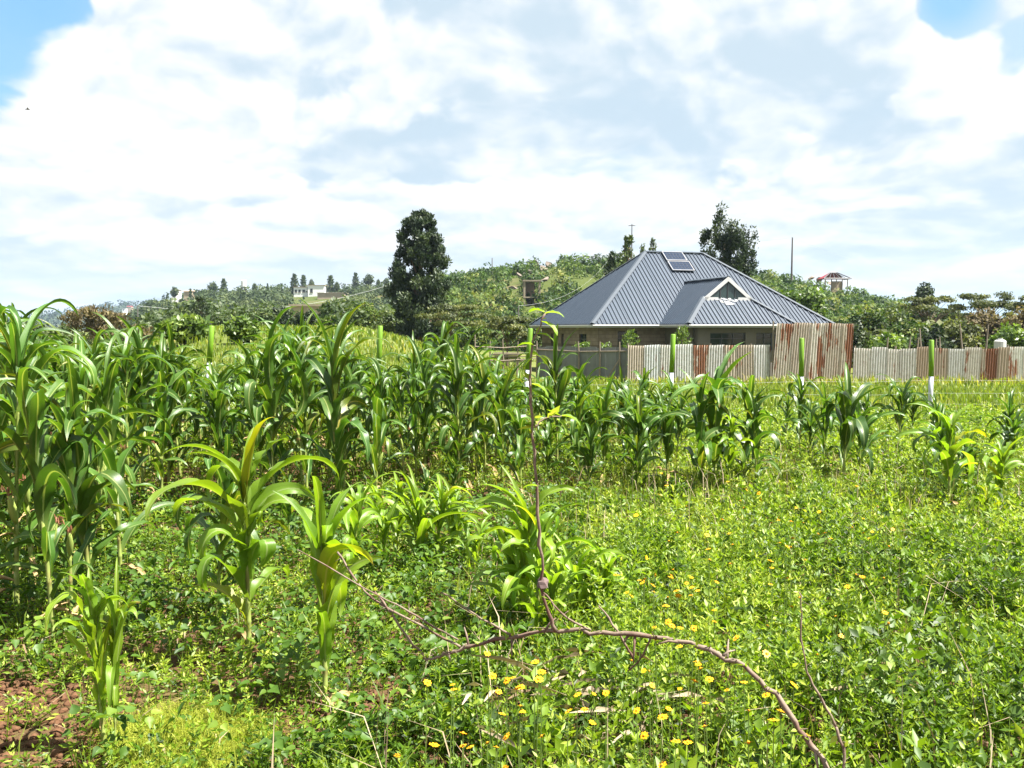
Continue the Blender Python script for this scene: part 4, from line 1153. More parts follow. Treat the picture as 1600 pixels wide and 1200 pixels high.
# roof of a low shelter glimpsed past the glossy shrub
b_ = P(268, 530, 55); g0 = gz(b_.x, 55); root = empty('tin_shelter', (b_.x, 55, g0))
for sx in (-.7, .7):
    for sy in (-.6, .6): link('post', MB().tube([(sx, sy, -.1), (sx, sy, b_.z - g0 - .05)], .05, 6).mesh('post', M['timber']), root)
link('roof', MB().prism([(-.9, -.8, b_.z-g0-.12), (.9, -.8, b_.z-g0+.12), (.9, .8, b_.z-g0+.12), (-.9, .8, b_.z-g0-.12)], (0, 0, .04)).mesh('roof', M['alu']), root)
tag(root, 'small tin roofed shelter glimpsed behind the maize', 'shelter')

M['pole'] = plain('dark_wooden_pole', (0.10, 0.09, 0.085), 0.9, 0.2)
def pole(u, vt, vb, y, label, arm=True, r=0.13):
    t_, b_ = P(u, vt, y), P(u, vb, y)
    root = empty('power_pole', (b_.x, y, b_.z - 1))
    h_ = t_.z - b_.z + 1
    link('shaft', MB().tube([(0, 0, 0), (0, 0, h_ * .5), (0, 0, h_)], [r * 1.2, r, r * .75], 8).mesh('shaft', M['pole']), root)
    if arm:
        link('crossarm', MB().box((0, 0, h_ - .35), (1.5, .14, .14)).mesh('crossarm', M['pole']), root)
        for sx in (-.68, 0, .68):
            link('insulator', MB().tube([(sx, 0, h_ - .28), (sx, 0, h_ - .05)], .06, 6).mesh('insulator', M['offwhite']), root)
    tag(root, label, 'power pole'); return t_
p1 = pole(987, 350, 402, 200, 'power pole with a crossarm behind the slender trees')
p2 = pole(1237, 371, 430, 170, 'dark power pole standing on the hill slope beyond the roof', False, .16)
p3 = pole(769, 403, 424, 225, 'thin far pole on the hill top past the columnar tree', False, .12)
p4 = pole(810, 478, 502, 95, 'short wooden pole in the scrub below the tower', False, .07)
p5 = pole(216, 478, 522, 170, 'wooden pole at the foot of the ridge behind the brown shrub', False, .12)
M['cable'] = plain('pale_cable', (0.28, 0.29, 0.29), 0.6)
def cable(a, b, sag, r, label):
    a, b = Vector(a), Vector(b)
    pts = [a.lerp(b, t) - Vector((0, 0, sag * 4 * t * (1 - t))) for t in np.linspace(0, 1, 13)]
    o = MB().tube(pts, r, 4).build('power_line', M['cable']); tag(o, label, 'power line', 'overhead power lines')
cable(p2, P(1420, 420, 230), 1.2, 0.012, 'pale cable sloping from the hill pole past the red shed')
cable(p2, P(1090, 366, 190), 1.0, 0.012, 'pale cable running from the hill pole to the feathery tree')
cable(p1, P(1110, 372, 190), 1.5, 0.012, 'faint cable between crossarm pole and feathery tree')
cable(p4, P(952, 404, 190), 2.2, 0.012, 'cable climbing from the short scrub pole to the roof trees')
cable(P(836, 488, 96), P(956, 409, 188), 2.6, 0.012, 'second cable climbing beside the first to the roof trees')
cable(p5, P(640, 434, 215), 3.5, 0.03, 'long cable crossing in front of the wooded ridge')
# a bird on the wing
b_ = P(43, 171, 60); root = empty('flying_bird', b_)
link('body', MB().tube([(-.16, 0, 0), (-.05, 0, .01), (.08, 0, .01), (.15, 0, .02)], [.008, .035, .04, .015], 8).mesh('body', M['pole'], True), root)
for sy in (-1, 1):
    link('wing', MB().prism([(-.05, 0, .02), (.07, 0, .02), (.03, sy*.2, .09), (-.02, sy*.3, .05)], (0, 0, .008)).mesh('wing', M['pole']), root)
root.rotation_euler = (0, 0, .5); tag(root, 'tiny dark bird flying in front of the big cloud', 'bird')

# ================================================================== the air
m, t, out = material('air')
pv = t.new('ShaderNodeVolumePrincipled')
pv.inputs['Color'].default_value = (0.62, 0.80, 1.0, 1)
pv.inputs['Density'].default_value = 0.00011
pv.inputs['Anisotropy'].default_value = 0.2
t.l.new(pv.outputs[0], out.inputs[1])
hz = MB().box((0, 0, 40.0), (7200, 7200, 90.0)).build('haze', m)
tag(hz, 'thin bluish haze hanging over the whole landscape', None, None, 'stuff')
SC.cycles.volume_bounces = 0

# ================================================================== maize
def maize_leaf(g, L, W, a0, a1, az, p=1.5, kink=None, twist=0.0, fold=0.55, ruffle=0.012, bend=0.0, n=20, base=(0, 0, 0)):
    s = np.linspace(0, 1, n + 1); s = s ** 0.95
    phi = a0 + (a1 - a0) * s ** p
    if kink is not None:
        phi = phi - kink[1] * sstep(kink[0] - 0.04, kink[0] + 0.05, s)
    azs = az + bend * s ** 2
    T = np.stack([np.cos(phi) * np.cos(azs), np.cos(phi) * np.sin(azs), np.sin(phi)], 1)
    S = np.stack([-np.sin(azs), np.cos(azs), np.zeros_like(azs)], 1)
    N = np.cross(T, S)
    tw = twist * s ** 1.5
    S2 = S * np.cos(tw)[:, None] + N * np.sin(tw)[:, None]; N2 = N * np.cos(tw)[:, None] - S * np.sin(tw)[:, None]
    ds = np.diff(s)[:, None] * L
    Pp = np.concatenate([[base], np.asarray(base) + np.cumsum((T[:-1] + T[1:]) / 2 * ds, 0)], 0)
    wv = W * (0.42 + 0.58 * sstep(0, 0.28, s)) * np.clip(1 - s ** 2.6, 0, 1) ** 0.85
    fd = fold * (1.25 - 0.8 * s)
    ph0, ph1, kk = g.uniform(0, 6.28), g.uniform(0, 6.28), g.uniform(2.5, 5.0)
    rf = ruffle * sstep(0.05, 0.3, s) * np.clip(1.15 - s, 0, 1)
    V = []; UV = []
    for c in (-1.0, -0.5, 0.0, 0.5, 1.0):
        ac = abs(c)
        off = S2 * (c * wv / 2 * np.cos(fd))[:, None] + N2 * (ac * wv / 2 * np.sin(fd))[:, None]
        off = off + N2 * (ac ** 2 * rf * np.sin(kk * 6.283 * s + (ph0 if c < 0 else ph1)))[:, None]
        V.append(Pp + off); UV.append(np.stack([np.full(n + 1, (c + 1) / 2), s], 1))
    V = np.stack(V, 1).reshape(-1, 3); UV = np.stack(UV, 1).reshape(-1, 2)
    i = (np.arange(n)[:, None] * 5 + np.arange(4)[None]).ravel()
    F = np.stack([i, i + 1, i + 6, i + 5], 1)
    return V, F, UV

def maize_parts(seed, H, leaves, L, W, stalk_f, mat, narrow=False, ears=0, whorl=4, drop=1.0, erect=False):
    """mesh parts of one maize plant of height H standing at the origin"""
    g = np.random.default_rng(seed)
    parts = []
    sh = H * stalk_f
    lean = g.normal(0, 0.035, 2)
    cl = lambda z: np.array([lean[0] * z * z / max(sh, .1), lean[1] * z * z / max(sh, .1), z])
    r0 = 0.0135 * (0.55 + 0.45 * H / 1.7)
    zs = [-0.06]; rs = [r0 * 1.25]; z = 0.0; k = 0
    while z < sh:
        stp = (0.075 + 0.02 * k) * min(1, H / 1.5)
        r = r0 * (1.1 - 0.6 * z / sh)
        zs += [z + .001, z + 0.008, z + 0.018]; rs += [r * 1.0, r * 1.18, r * 0.98]; z += stp; k = min(k + 1, 5)
    zs.append(sh); rs.append(r0 * 0.42)
    parts.append(('stalk', MB().tube([cl(q) for q in zs], rs, 8).mesh('stalk', M['stalk'], True)))
    plane = g.uniform(0, 6.28)
    lo = 0.16 * H if stalk_f > .5 else 0.03
    for k in range(leaves):
        t = k / max(1, leaves - 1)
        zb = lo + (sh - lo) * t ** 0.9
        az = plane + math.pi * (k % 2) + g.normal(0, 0.55)
        ll = L * np.interp(t, [0, .35, .7, 1], [0.72, 1.0, 0.95, 0.72]) * g.uniform(0.68, 1.15)
        ww = W * np.interp(t, [0, .4, .75, 1], [0.7, 1.0, 1.0, 0.72]) * g.uniform(0.85, 1.15)
        a0 = g.uniform(1.2, 1.48) - (0.2 if t < .2 else 0)
        a1 = -g.uniform(0.9, 1.6) * drop + 0.4 * max(0, t - .72)
        pw = g.uniform(1.4, 3.0)
        if erect: a0, pw, a1 = g.uniform(1.3, 1.5), g.uniform(2.2, 4.5), g.uniform(-1.4, .9)
        kink = (g.uniform(0.35, 0.7), g.uniform(0.6, 2.0)) if g.random() < 0.44 and t > .1 else None
        V, F, UV = maize_leaf(g, ll, ww, a0, a1, az, pw, kink, g.normal(0, 1.0), g.uniform(.3, .75), g.uniform(.010, .026) if not narrow else .005, g.normal(0, .75), base=cl(zb))
        parts.append(('leaf', mesh_np('leaf', V, F, mat, True, uv=UV)))
    for k in range(2 if H > .9 else 1):         # withered lowest blades hanging against the stalk
        V, F, UV = maize_leaf(g, L * g.uniform(.35, .55), W * .45, g.uniform(.1, .7), -1.5, g.uniform(0, 6.28), .7, None, g.normal(0, 1.5), .8, .012, g.normal(0, .8), base=cl(lo * g.uniform(.5, .9)))
        parts.append(('dry_leaf', mesh_np('dry_leaf', V, F, M['dry_leaf'], True, uv=UV)))
    for k in range(whorl):                      # young leaves standing in the funnel
        az = plane + k * 2.2 + g.normal(0, .3)
        V, F, UV = maize_leaf(g, L * g.uniform(.45, .95), W * g.uniform(.5, .85), g.uniform(1.3, 1.52), g.uniform(-1.4, .7), az, g.uniform(1.8, 3.2), (0.62, g.uniform(.4, 1.3)) if g.random() < .25 else None, g.normal(0, .5), 0.95, .006, base=cl(sh - 0.02))
        parts.append(('leaf', mesh_np('leaf', V, F, mat, True, uv=UV)))
    for k in range(ears):
        zb = sh * (0.42 + 0.14 * k); az = plane + 1.4 + 3 * k
        d = Vector((math.cos(az) * .35, math.sin(az) * .35, 1)).normalized()
        b0 = Vector(cl(zb)) + d * 0.015
        parts.append(('cob', MB().tube([b0, b0 + d*.04, b0 + d*.11, b0 + d*.17, b0 + d*.20], [.008, .02, .023, .014, .004], 9).mesh('cob', M['husk'], True)))
        mb = MB()
        for q in range(9):
            e = b0 + d*.19 + Vector(g.normal(0, .018, 3)) + d*.05
            mb.tube([b0 + d*.19, e, e + Vector((d.x*.02, d.y*.02, -.03))], .0022, 3)
        parts.append(('silk', mb.mesh('silk', M['silk'])))
    return parts

M['dry_leaf'] = plain('withered_maize_leaf', (0.30, 0.21, 0.10), .8, .2, var=.35, scale=12.0)
PROTO = {}
def variants(key, n, seed, **kw):
    PROTO[key] = [maize_parts(seed + 7 * i, **kw) for i in range(n)]
variants('tall', 12, 500, H=1.8, leaves=12, L=0.95, W=0.110, stalk_f=0.80, mat=M['maize'], ears=1)
variants('mid', 7, 600, H=1.2, leaves=11, L=0.80, W=0.106, stalk_f=0.76, mat=M['maize'])
variants('lush', 4, 700, H=1.15, leaves=12, L=0.74, W=0.112, stalk_f=0.74, mat=M['maize_young'])
variants('young', 5, 800, H=0.75, leaves=8, L=0.64, W=0.072, stalk_f=0.42, mat=M['maize_young'], whorl=4, drop=.9)
variants('reedy', 3, 900, H=0.8, leaves=15, L=0.60, W=0.055, stalk_f=0.50, mat=M['maize_young'], narrow=True, whorl=6, drop=.8)
variants('bush', 6, 950, H=1.0, leaves=10, L=0.78, W=0.102, stalk_f=0.64, mat=M['maize'], whorl=5, drop=.8)
variants('erect', 3, 1000, H=1.0, leaves=9, L=0.64, W=0.096, stalk_f=0.62, mat=M['maize_young'], whorl=4, erect=True)
PH = {'erect': 1.0, 'tall': 1.8, 'mid': 1.2, 'lush': 1.15, 'young': 0.75, 'reedy': 0.8, 'bush': 1.0}
maize_count = [0]
used = []
def maize(kind, x, y, height, label, group=None, rz=None, tint=1.0, warm=0.0, var=None, lean=0.0, wide=1.0):
    g = random.Random(maize_count[0] * 13 + 5); maize_count[0] += 1
    v = PROTO[kind][(maize_count[0] if var is None else var) % len(PROTO[kind])]
    s = height / PH[kind] / 1.02
    root = empty('maize_plant', (x, y, gz(x, y)), g.uniform(0, 6.28) if rz is None else rz)
    sx = (s * 0.35 + 0.65 * min(1.15, s + .1)) * wide
    root.scale = (sx, sx, s)
    root.rotation_euler = (g.gauss(0, .03), g.gauss(0, .03) + lean, root.rotation_euler[2])
    k_ = tint * g.uniform(0.85, 1.12)
    for nm, me in v:
        o = link(nm, me, root)
        q = k_ * g.uniform(.82, 1.16); wv = warm + (g.uniform(.25, .7) if g.random() < .06 else g.gauss(0, .05))
        o.color = (q * (1 + wv), q * (1 + .15 * max(0, wv)), q * (1 - wv * .5), 1)
        if nm == 'dry_leaf': o.color = (1, 1, 1, 1)
    tag(root, label, 'maize plant', group)
    used.append((x, y))
    return root
def gy(v): return CAM_H * FPX / (v - HZ)            # distance of a spot of level ground seen at row v
def mz(kind, u, v, vtop, label, group=None, **kw):
    y = gy(v); x = (u - 800) / FPX * y; z = gz(x, y)
    h = P(u, vtop, y).z - z
    return maize(kind, x, y, h, label, group, **kw)

# the plants that can be told apart, by the spot where they root and their top row
mz('erect', 146, 1205, 862, 'small yellow-green maize plant nearest the bare soil corner', tint=1.0, rz=1.0, var=0, wide=.85)
mz('tall', 70, 1025, 560, 'tall maize with a bare pale stalk at the edge over the beans', var=1)
mz('tall', 98, 1005, 610, 'tall maize with a thick pale stalk standing behind the small yellow-green one', var=4)
mz('mid', 132, 985, 640, 'dark maize with hanging leaves between the tall pale stalks and the open beans', var=3, tint=.9)
mz('lush', 381, 1048, 685, 'broad-leaved fresh green maize with a reddish stalk standing alone', var=1, tint=.82, wide=1.1)
mz('erect', 500, 1125, 745, 'light green maize with an arching top leaf next to the lone broad one', var=2, tint=1.0)
mz('reedy', 652, 905, 728, 'narrow-leaved yellow-green maize tuft in front of the dark stand', var=0, wide=1.25)
mz('lush', 618, 890, 750, 'yellow-green maize touching the narrow-leaved tuft', var=0, wide=1.1)
mz('reedy', 708, 895, 745, 'smaller narrow-leaved tuft beside the yellow-green one', var=1, wide=1.2)
mz('young', 745, 905, 800, 'low yellow-green maize between the tufts and the bare stem', var=2, wide=1.2)
mz('lush', 815, 1015, 765, 'light green maize behind the upright bare stem', var=3, wide=1.1)
mz('erect', 795, 1000, 800, 'upright light maize close beside the one behind the bare stem', var=1, wide=1.2)
mz('young', 905, 1005, 825, 'small bright maize just past the upright bare stem', var=1, warm=.05, wide=1.2)
mz('erect', 955, 1000, 850, 'small narrow maize at the rim of the yellow flowers', var=2, wide=1.2)
mz('young', 868, 1020, 840, 'small bright maize at the foot of the upright bare stem', var=3, wide=1.2)
mz('erect', 930, 1015, 870, 'lowest bright maize at the foot of the upright bare stem', var=0, wide=1.2)
mz('lush', 545, 960, 760, 'light maize half hidden behind the arching one', var=1)
mz('mid', 330, 985, 720, 'dark maize standing behind the lone broad-leaved one', var=2)
mz('tall', 180, 930, 560, 'tall maize at the near corner of the dense stand', var=8)
mz('tall', 40, 930, 520, 'tall maize crowded behind the pale stalks', var=9)
mz('lush', 680, 905, 760, 'yellow-green maize between the two narrow-leaved tufts', var=2, wide=1.05)
mz('erect', 600, 915, 775, 'upright lime maize at the near side of the narrow-leaved tufts', var=1, wide=1.15)
mz('lush', 838, 1030, 800, 'lime maize crossing the upright bare stem', var=0, wide=1.0)
mz('erect', 985, 985, 870, 'last lime maize before the yellow flowers', var=1, wide=1.2)
mz('erect', 162, 1200, 900, 'second thin stem close beside the small yellow-green maize', var=2, wide=.6)
mz('mid', 1100, 785, 620, 'dark maize on the near flank of the clump', var=5, wide=1.15)
mz('mid', 1185, 778, 630, 'dark maize at the outer side of the clump', var=6, wide=1.1)
mz('mid', 1290, 745, 615, 'slim maize beside the dark fan-shaped one', var=1)
mz('bush', 1350, 752, 625, 'low maize leaning out from the dark fan-shaped one', var=4)
mz('bush', 1520, 790, 670, 'dark maize between the fresh upright one and the edge', var=5, wide=1.15)
mz('tall', 12, 985, 500, 'tall maize whose top leaves reach over the horizon at the edge', var=2)
mz('tall', 215, 800, 520, 'very tall maize cluster leader behind the open beans', var=5)
mz('tall', 245, 815, 545, 'tall dark maize beside the cluster leader', var=0)
mz('mid', 1120, 775, 572, 'tallest maize of the clump before the iron fence', var=0, wide=1.4)
mz('mid', 1165, 770, 610, 'leafy maize close beside the tallest of the clump', var=2, wide=1.35)
mz('lush', 1142, 785, 650, 'lighter maize at the front of the clump', var=0, tint=.8)
mz('bush', 1322, 762, 598, 'dark fan-shaped maize standing alone in the weeds', var=1, tint=.85, wide=1.3)
mz('mid', 1253, 718, 592, 'dark maize in front of the green post by the tall iron section', var=4, tint=.85)
mz('lush', 1490, 808, 640, 'fresh maize with upright broad leaves near the edge of the weeds', var=0, tint=.95, wide=1.25)
mz('lush', 1566, 825, 690, 'bright young maize beside the picture edge', var=1, wide=1.25)
mz('bush', 1478, 765, 655, 'dark maize behind the fresh upright one', var=3, wide=1.3)
mz('bush', 1580, 755, 645, 'dark leafy maize at the very edge', var=0, wide=1.3)
mz('young', 1545, 838, 742, 'low young maize in front of the edge plants', var=4, warm=.06)
mz('bush', 1408, 700, 592, 'arching maize near the clear green post', var=2)
mz('tall', 690, 728, 512, 'tallest dark maize in the row before the hill', var=3, tint=.9)
mz('tall', 655, 735, 540, 'dark maize leaning on the tallest of the row', var=6, tint=.9)
mz('tall', 480, 745, 505, 'tall maize with a long leaf arching towards the green post', var=1)
mz('tall', 745, 730, 560, 'tall maize with a single upright broad leaf by the bare stem', var=2)
mz('mid', 872, 742, 545, 'dark maize just behind the upright bare stem', var=1, tint=.85)
mz('mid', 905, 735, 590, 'maize at the gap before the grey sheet fence', var=3)
mz('young', 1505, 985, 925, 'single kinked maize leaf shoot in the leafy weeds', var=2)
# the dense stand, and thinner rows beyond
def where(label, u, y, y0, y1):
    z = ['by the picture edge', 'below the brown shrub', 'just before the leaning post', 'just past the leaning post', 'under the white ridge house', 'below the field post', 'below the columnar tree', 'below the flat acacias', 'by the bare stem', 'below the grey sheets', 'below the house porch', 'below the gable', 'before the tall iron section', 'before the low iron fence', 'near the clear post', 'at the far weedy edge'][int(np.searchsorted([60, 230, 331, 420, 520, 600, 690, 790, 860, 980, 1070, 1180, 1330, 1430, 1530], u))]
    r = ['front', 'middle', 'back'][min(2, int(3 * (y - y0) / (y1 - y0)))]
    return label % (r, z)
def stand(n, u0, u1, y0, y1, h0, h1, kinds, label, group, dmin, tint=1.0, seed=3, over=None):
    g = random.Random(seed); made = tries = 0
    while made < n and tries < n * 60:
        tries += 1
        y = math.sqrt(g.uniform(y0 * y0, y1 * y1)); u = g.uniform(u0, u1); x = (u - 800) / FPX * y
        if any((x - a) ** 2 + (y - b) ** 2 < dmin * dmin for a, b in used): continue
        h = g.uniform(h0, h1)
        if over: h = min(h, P(u, over(u), y).z - gz(x, y))
        if h < 0.35: continue
        maize(g.choice(kinds), x, y, h, where(label, u, y, y0, y1), group, tint=tint * g.uniform(.88, 1.1)); made += 1
top = lambda u: float(np.interp(u, [-300, 0, 60, 130, 200, 300, 350, 420, 500, 560, 620, 690, 740, 800, 870, 940], [470, 490, 530, 560, 530, 560, 590, 535, 515, 570, 585, 525, 560, 600, 560, 590]))
stand(16, -260, 210, 5.0, 7.6, 1.55, 1.95, ['tall'], 'tall maize nearest the beans, %s row, %s', 'tall maize stand', .40, 1.0, 3, top)
stand(118, -200, 600, 7.7, 13.5, 1.45, 2.0, ['tall', 'tall', 'tall', 'mid'], 'tall dark maize of the dense stand, %s row, %s', 'tall maize stand', .33, .88, 4, top)
stand(36, 540, 800, 9.2, 14.0, 1.2, 1.75, ['tall', 'mid'], 'dark maize before the grass field, %s row, %s', 'maize row before the field', .38, .88, 5, top)
stand(34, 780, 1060, 8.8, 14.5, 0.65, 1.1, ['mid', 'bush', 'bush'], 'low leafy maize among weeds, %s row, %s', 'low maize before the iron fence', .42, .95, 6)
stand(7, 1215, 1440, 10.0, 14.5, 0.5, 0.9, ['bush', 'mid'], 'scattered maize beyond the leafy weeds, %s row, %s', 'scattered maize on the weedy side', .6, .95, 7)
stand(5, 1430, 1760, 9.0, 13.0, 0.7, 1.1, ['bush', 'young'], 'maize at the end of the weeds, %s row, %s', 'scattered maize on the weedy side', .6, .95, 8)
stand(9, 380, 760, 6.8, 9.3, 0.45, 0.8, ['young', 'bush'], 'low maize under the dark stand, %s row, %s', 'low maize under the dark row', .55, .95, 9)

# ================================================================== weeds, beans and grass (uncounted ground cover)
def bound_x(y): return -1.45 + 0.235 * y                      # where the maize-and-bean side gives way to the leafy weeds
def soil_bare(x, y):
    """1 where the earth lies bare"""
    a = np.clip(np.exp(-(((x + 2.15) / 0.42) ** 2 + ((y - 3.62) / 0.50) ** 2) ** 2) + .55 * patchy(x, y, .5), 0, 1) * (x < -1.4) * (y < 4.6)
    b = np.exp(-(((x + 0.95) / 0.20) ** 2 + ((y - 3.85) / 0.18) ** 2)) * .8
    c = np.exp(-(((x + 0.55) / 0.15) ** 2 + ((y - 4.1) / 0.25) ** 2)) * .8
    return np.clip(a + b + c, 0, 1)

def scatter(n, y0, y1, g, u0=-140, u1=1740):
    """points spread evenly over the ground between two distances, within the view and a margin beside it"""
    y = np.sqrt(g.uniform(y0 * y0, y1 * y1, n)); u = g.uniform(u0, u1, n)
    return (u - 800) / FPX * y, y

def patchy(x, y, s): return rough(x * 6 + 3.3, y * 6 - 1.7, s)

def sprigs(n, y0, y1, seed, h0, h1, leaf, nodes, keep, fold=True, tint0=0.45, whorl=3, stem=True, aspect=0.36, lift=0.35, sparse=1.0, tv=.17, u0=-140, u1=1740, rise=False, t0=.3, cl=1, cr=.085):
    """upright weed stems carrying pairs of pointed leaves"""
    g = np.random.default_rng(seed)
    x, y = scatter(n // cl, y0, y1, g, u0, u1)
    k = keep(x, y) * (1 - soil_bare(x, y)) > g.random(n // cl)
    x, y = x[k], y[k]
    if cl > 1:                          # many stems to one plant, leaning outwards
        sz = np.repeat(g.uniform(.55, 1.15, len(x)), cl)
        x, y = np.repeat(x, cl), np.repeat(y, cl); n = len(x)
        ca = g.uniform(0, 6.283, n); rr = np.sqrt(g.random(n))
        ox, oy = np.cos(ca) * rr, np.sin(ca) * rr
        x, y = x + ox * cr * sz * .6, y + oy * cr * sz * .6
    n = len(x)
    z = ground_h(x, y)
    bump = np.clip(0.45 + 0.75 * patchy(x, y, 1.8) + 0.75 * patchy(x + 5, y + 2, .6), 0, 1)
    h = (h0 + (h1 - h0) * (0.2 * g.random(n) + 0.8 * bump)) * g.uniform(.75, 1.1, n)
    if rise: h = h * (1 - .34 * sstep(5.5, 8.0, y))
    if rise: h = h * (0.42 + 0.58 * sstep(0.0, 1.1, x - bound_x(y)))
    az0 = g.uniform(0, 6.283, n); le = np.abs(g.normal(0, .28, n))
    ld = np.stack([np.cos(az0) * le, np.sin(az0) * le, np.ones(n)], 1)
    if cl > 1:
        h = h * sz * (1 - .30 * rr ** 2)
        ld = np.stack([ox * .34, oy * .34, np.ones(n)], 1) + g.normal(0, .10, (n, 3)) * [1, 1, 0]
    base = np.stack([x, y, z], 1)
    spt = np.clip(tint0 + 0.30 * patchy(x + 9, y, 2.4) + g.normal(0, .14, n), 0, 1)
    Cs, Ds, Ls, Ts = [], [], [], []
    for j in range(nodes):
        t = t0 + (1 - t0) * (j + 0.4 * g.random(n)) / nodes
        q = base + ld * (h * t)[:, None]
        a = az0 + j * 1.571 + g.normal(0, .35, n)
        for sg in (0, 1):
            aa = a + sg * 3.1416 + g.normal(0, .25, n)
            el = lift + 0.35 * (t - .5) + g.normal(0, .30, n)
            Cs.append(q); Ds.append(np.stack([np.cos(aa) * np.cos(el), np.sin(aa) * np.cos(el), np.sin(el)], 1))
            Ls.append(leaf * (1.2 - 0.5 * t) * g.uniform(.7, 1.3, n)); Ts.append(spt + g.normal(0, tv, n))
    for j in range(whorl):
        aa = az0 + j * 6.283 / whorl + g.normal(0, .3, n); el = g.uniform(.5, 1.2, n)
        Cs.append(base + ld * h[:, None]); Ds.append(np.stack([np.cos(aa) * np.cos(el), np.sin(aa) * np.cos(el), np.sin(el)], 1))
        Ls.append(leaf * .62 * g.uniform(.7, 1.2, n)); Ts.append(spt + .18 + g.normal(0, tv * .6, n))  # tip leaves tinted lighter: bright sunlit tops put into the colour
    C, D, Ln, T = np.concatenate(Cs), np.concatenate(Ds), np.concatenate(Ls), np.clip(np.concatenate(Ts), 0, 1)
    Nn = unit(np.array([0, 0, 1.0]) + g.normal(0, .75, C.shape))
    V, F, m = leaf_cards(C, D, Nn, Ln, Ln * aspect * g.uniform(.8, 1.25, len(Ln)), fold)
    out = [(V, F, np.repeat(T, m))]
    if stem:
        a = g.uniform(0, 6.283, n); wv = np.stack([np.cos(a), np.sin(a), np.zeros(n)], 1) * 0.0026
        tp = base + ld * h[:, None]
        V = np.stack([base - wv, base + wv, tp], 1).reshape(-1, 3)
        F = np.arange(3 * n).reshape(-1, 3)
        out.append((V, F, np.repeat(np.clip(spt * .5 + .2, 0, 1), 3)))
    return out

def blades(n, y0, y1, seed, h0, h1, wd, keep, tint0=.5, droop=.5, per=1, tuft=0.0, u0=-140, u1=1740, tv=.2):
    """single grass blades, each bent once"""
    g = np.random.default_rng(seed)
    x, y = scatter(n, y0, y1, g, u0, u1)
    k = keep(x, y) * (1 - .8 * soil_bare(x, y)) > g.random(n)
    x, y = np.repeat(x[k], per), np.repeat(y[k], per); n = len(x)
    x = x + g.normal(0, tuft, n) if tuft else x; y = y + g.normal(0, tuft, n) if tuft else y
    z = ground_h(x, y)
    h = g.uniform(h0, h1, n) * (0.8 + 0.35 * np.clip(patchy(x, y, 4.0), -1, 1))
    a = g.uniform(0, 6.283, n); dr = np.abs(g.normal(0, droop, n))
    d = np.stack([np.cos(a), np.sin(a), np.zeros(n)], 1); s = np.stack([-np.sin(a + g.normal(0, .5, n)), np.cos(a), np.zeros(n)], 1) * (wd * g.uniform(.6, 1.3, n) / 2)[:, None]
    b = np.stack([x, y, z], 1); up = np.array([0, 0, 1.0])
    mid = b + up * (h * .6)[:, None] + d * (h * dr * .25)[:, None]
    tip = b + up * (h * np.clip(1 - dr * .35, .3, 1))[:, None] + d * (h * dr * .8)[:, None]
    V = np.stack([b - s * .7, b + s * .7, mid + s, mid - s, tip], 1).reshape(-1, 3)
    i = (np.arange(n) * 5)[:, None]
    F = np.concatenate([i + [0, 1, 2], i + [0, 2, 3], i + [3, 2, 4]], 0)
    t = np.clip(tint0 + .16 * patchy(x, y, 5.0) + g.normal(0, tv, n), 0, 1)
    return V, F, np.repeat(t, 5)

def trifoliate(n, y0, y1, seed, keep, h0=.08, h1=.28, leaf=.052):
    """bean plants: long stalks each ending in three broad pointed leaflets"""
    g = np.random.default_rng(seed)
    x, y = scatter(n, y0, y1, g)
    k = keep(x, y) * (1 - soil_bare(x, y)) > g.random(n)
    x, y = np.repeat(x[k], 5), np.repeat(y[k], 5); n = len(x)
    a = g.uniform(0, 6.283, n); h = g.uniform(h0, h1, n); rch = g.uniform(.02, .14, n)
    b = np.stack([x, y, ground_h(x, y)], 1)
    q = b + np.stack([np.cos(a) * rch, np.sin(a) * rch, h], 1)
    sp = np.clip(.45 + .2 * patchy(x, y, 2.0) + g.normal(0, .2, n), 0, 1)
    V, F, T, o = [], [], [], 0
    for j, da in enumerate((0, 1.75, -1.75)):
        aa = a + da + g.normal(0, .15, n); el = g.normal(-.25, .35, n)
        D = np.stack([np.cos(aa) * np.cos(el), np.sin(aa) * np.cos(el), np.sin(el)], 1)
        N = unit(np.array([0, 0, 1.0]) + g.normal(0, .35, (n, 3)))
        S = unit(np.cross(D, N)); N = np.cross(S, D)
        L = (leaf * g.uniform(.65, 1.25, n) * (1.0 if j == 0 else .88))[:, None]; c = q + D * .012
        pr = [(0, 0, 0), (.10, .30, .10), (.34, .40, .10), (.68, .20, .04), (1.0, 0, -.16), (.68, -.20, .04), (.34, -.40, .10), (.10, -.30, .10), (.36, 0, -.06)]
        vv = np.stack([c + D * L * p_ + S * L * s_ + N * L * n_ for p_, s_, n_ in pr], 1).reshape(-1, 3)
        i = (np.arange(n) * 9)[:, None]
        ff = np.concatenate([i + [8, kk + 1 if kk < 7 else 0, kk] for kk in range(8)], 0)
        V.append(vv); F.append(ff + o); T.append(np.repeat(np.clip(sp + g.normal(0, .08, n), 0, 1), 9)); o += len(vv)
    w_ = np.stack([-np.sin(a), np.cos(a), 0 * a], 1) * .002
    vv = np.stack([b - w_, b + w_, q], 1).reshape(-1, 3)
    V.append(vv); F.append(np.arange(3 * n).reshape(-1, 3) + o); T.append(np.full(3 * n, .5))
    return np.concatenate(V), np.concatenate(F), np.concatenate(T)

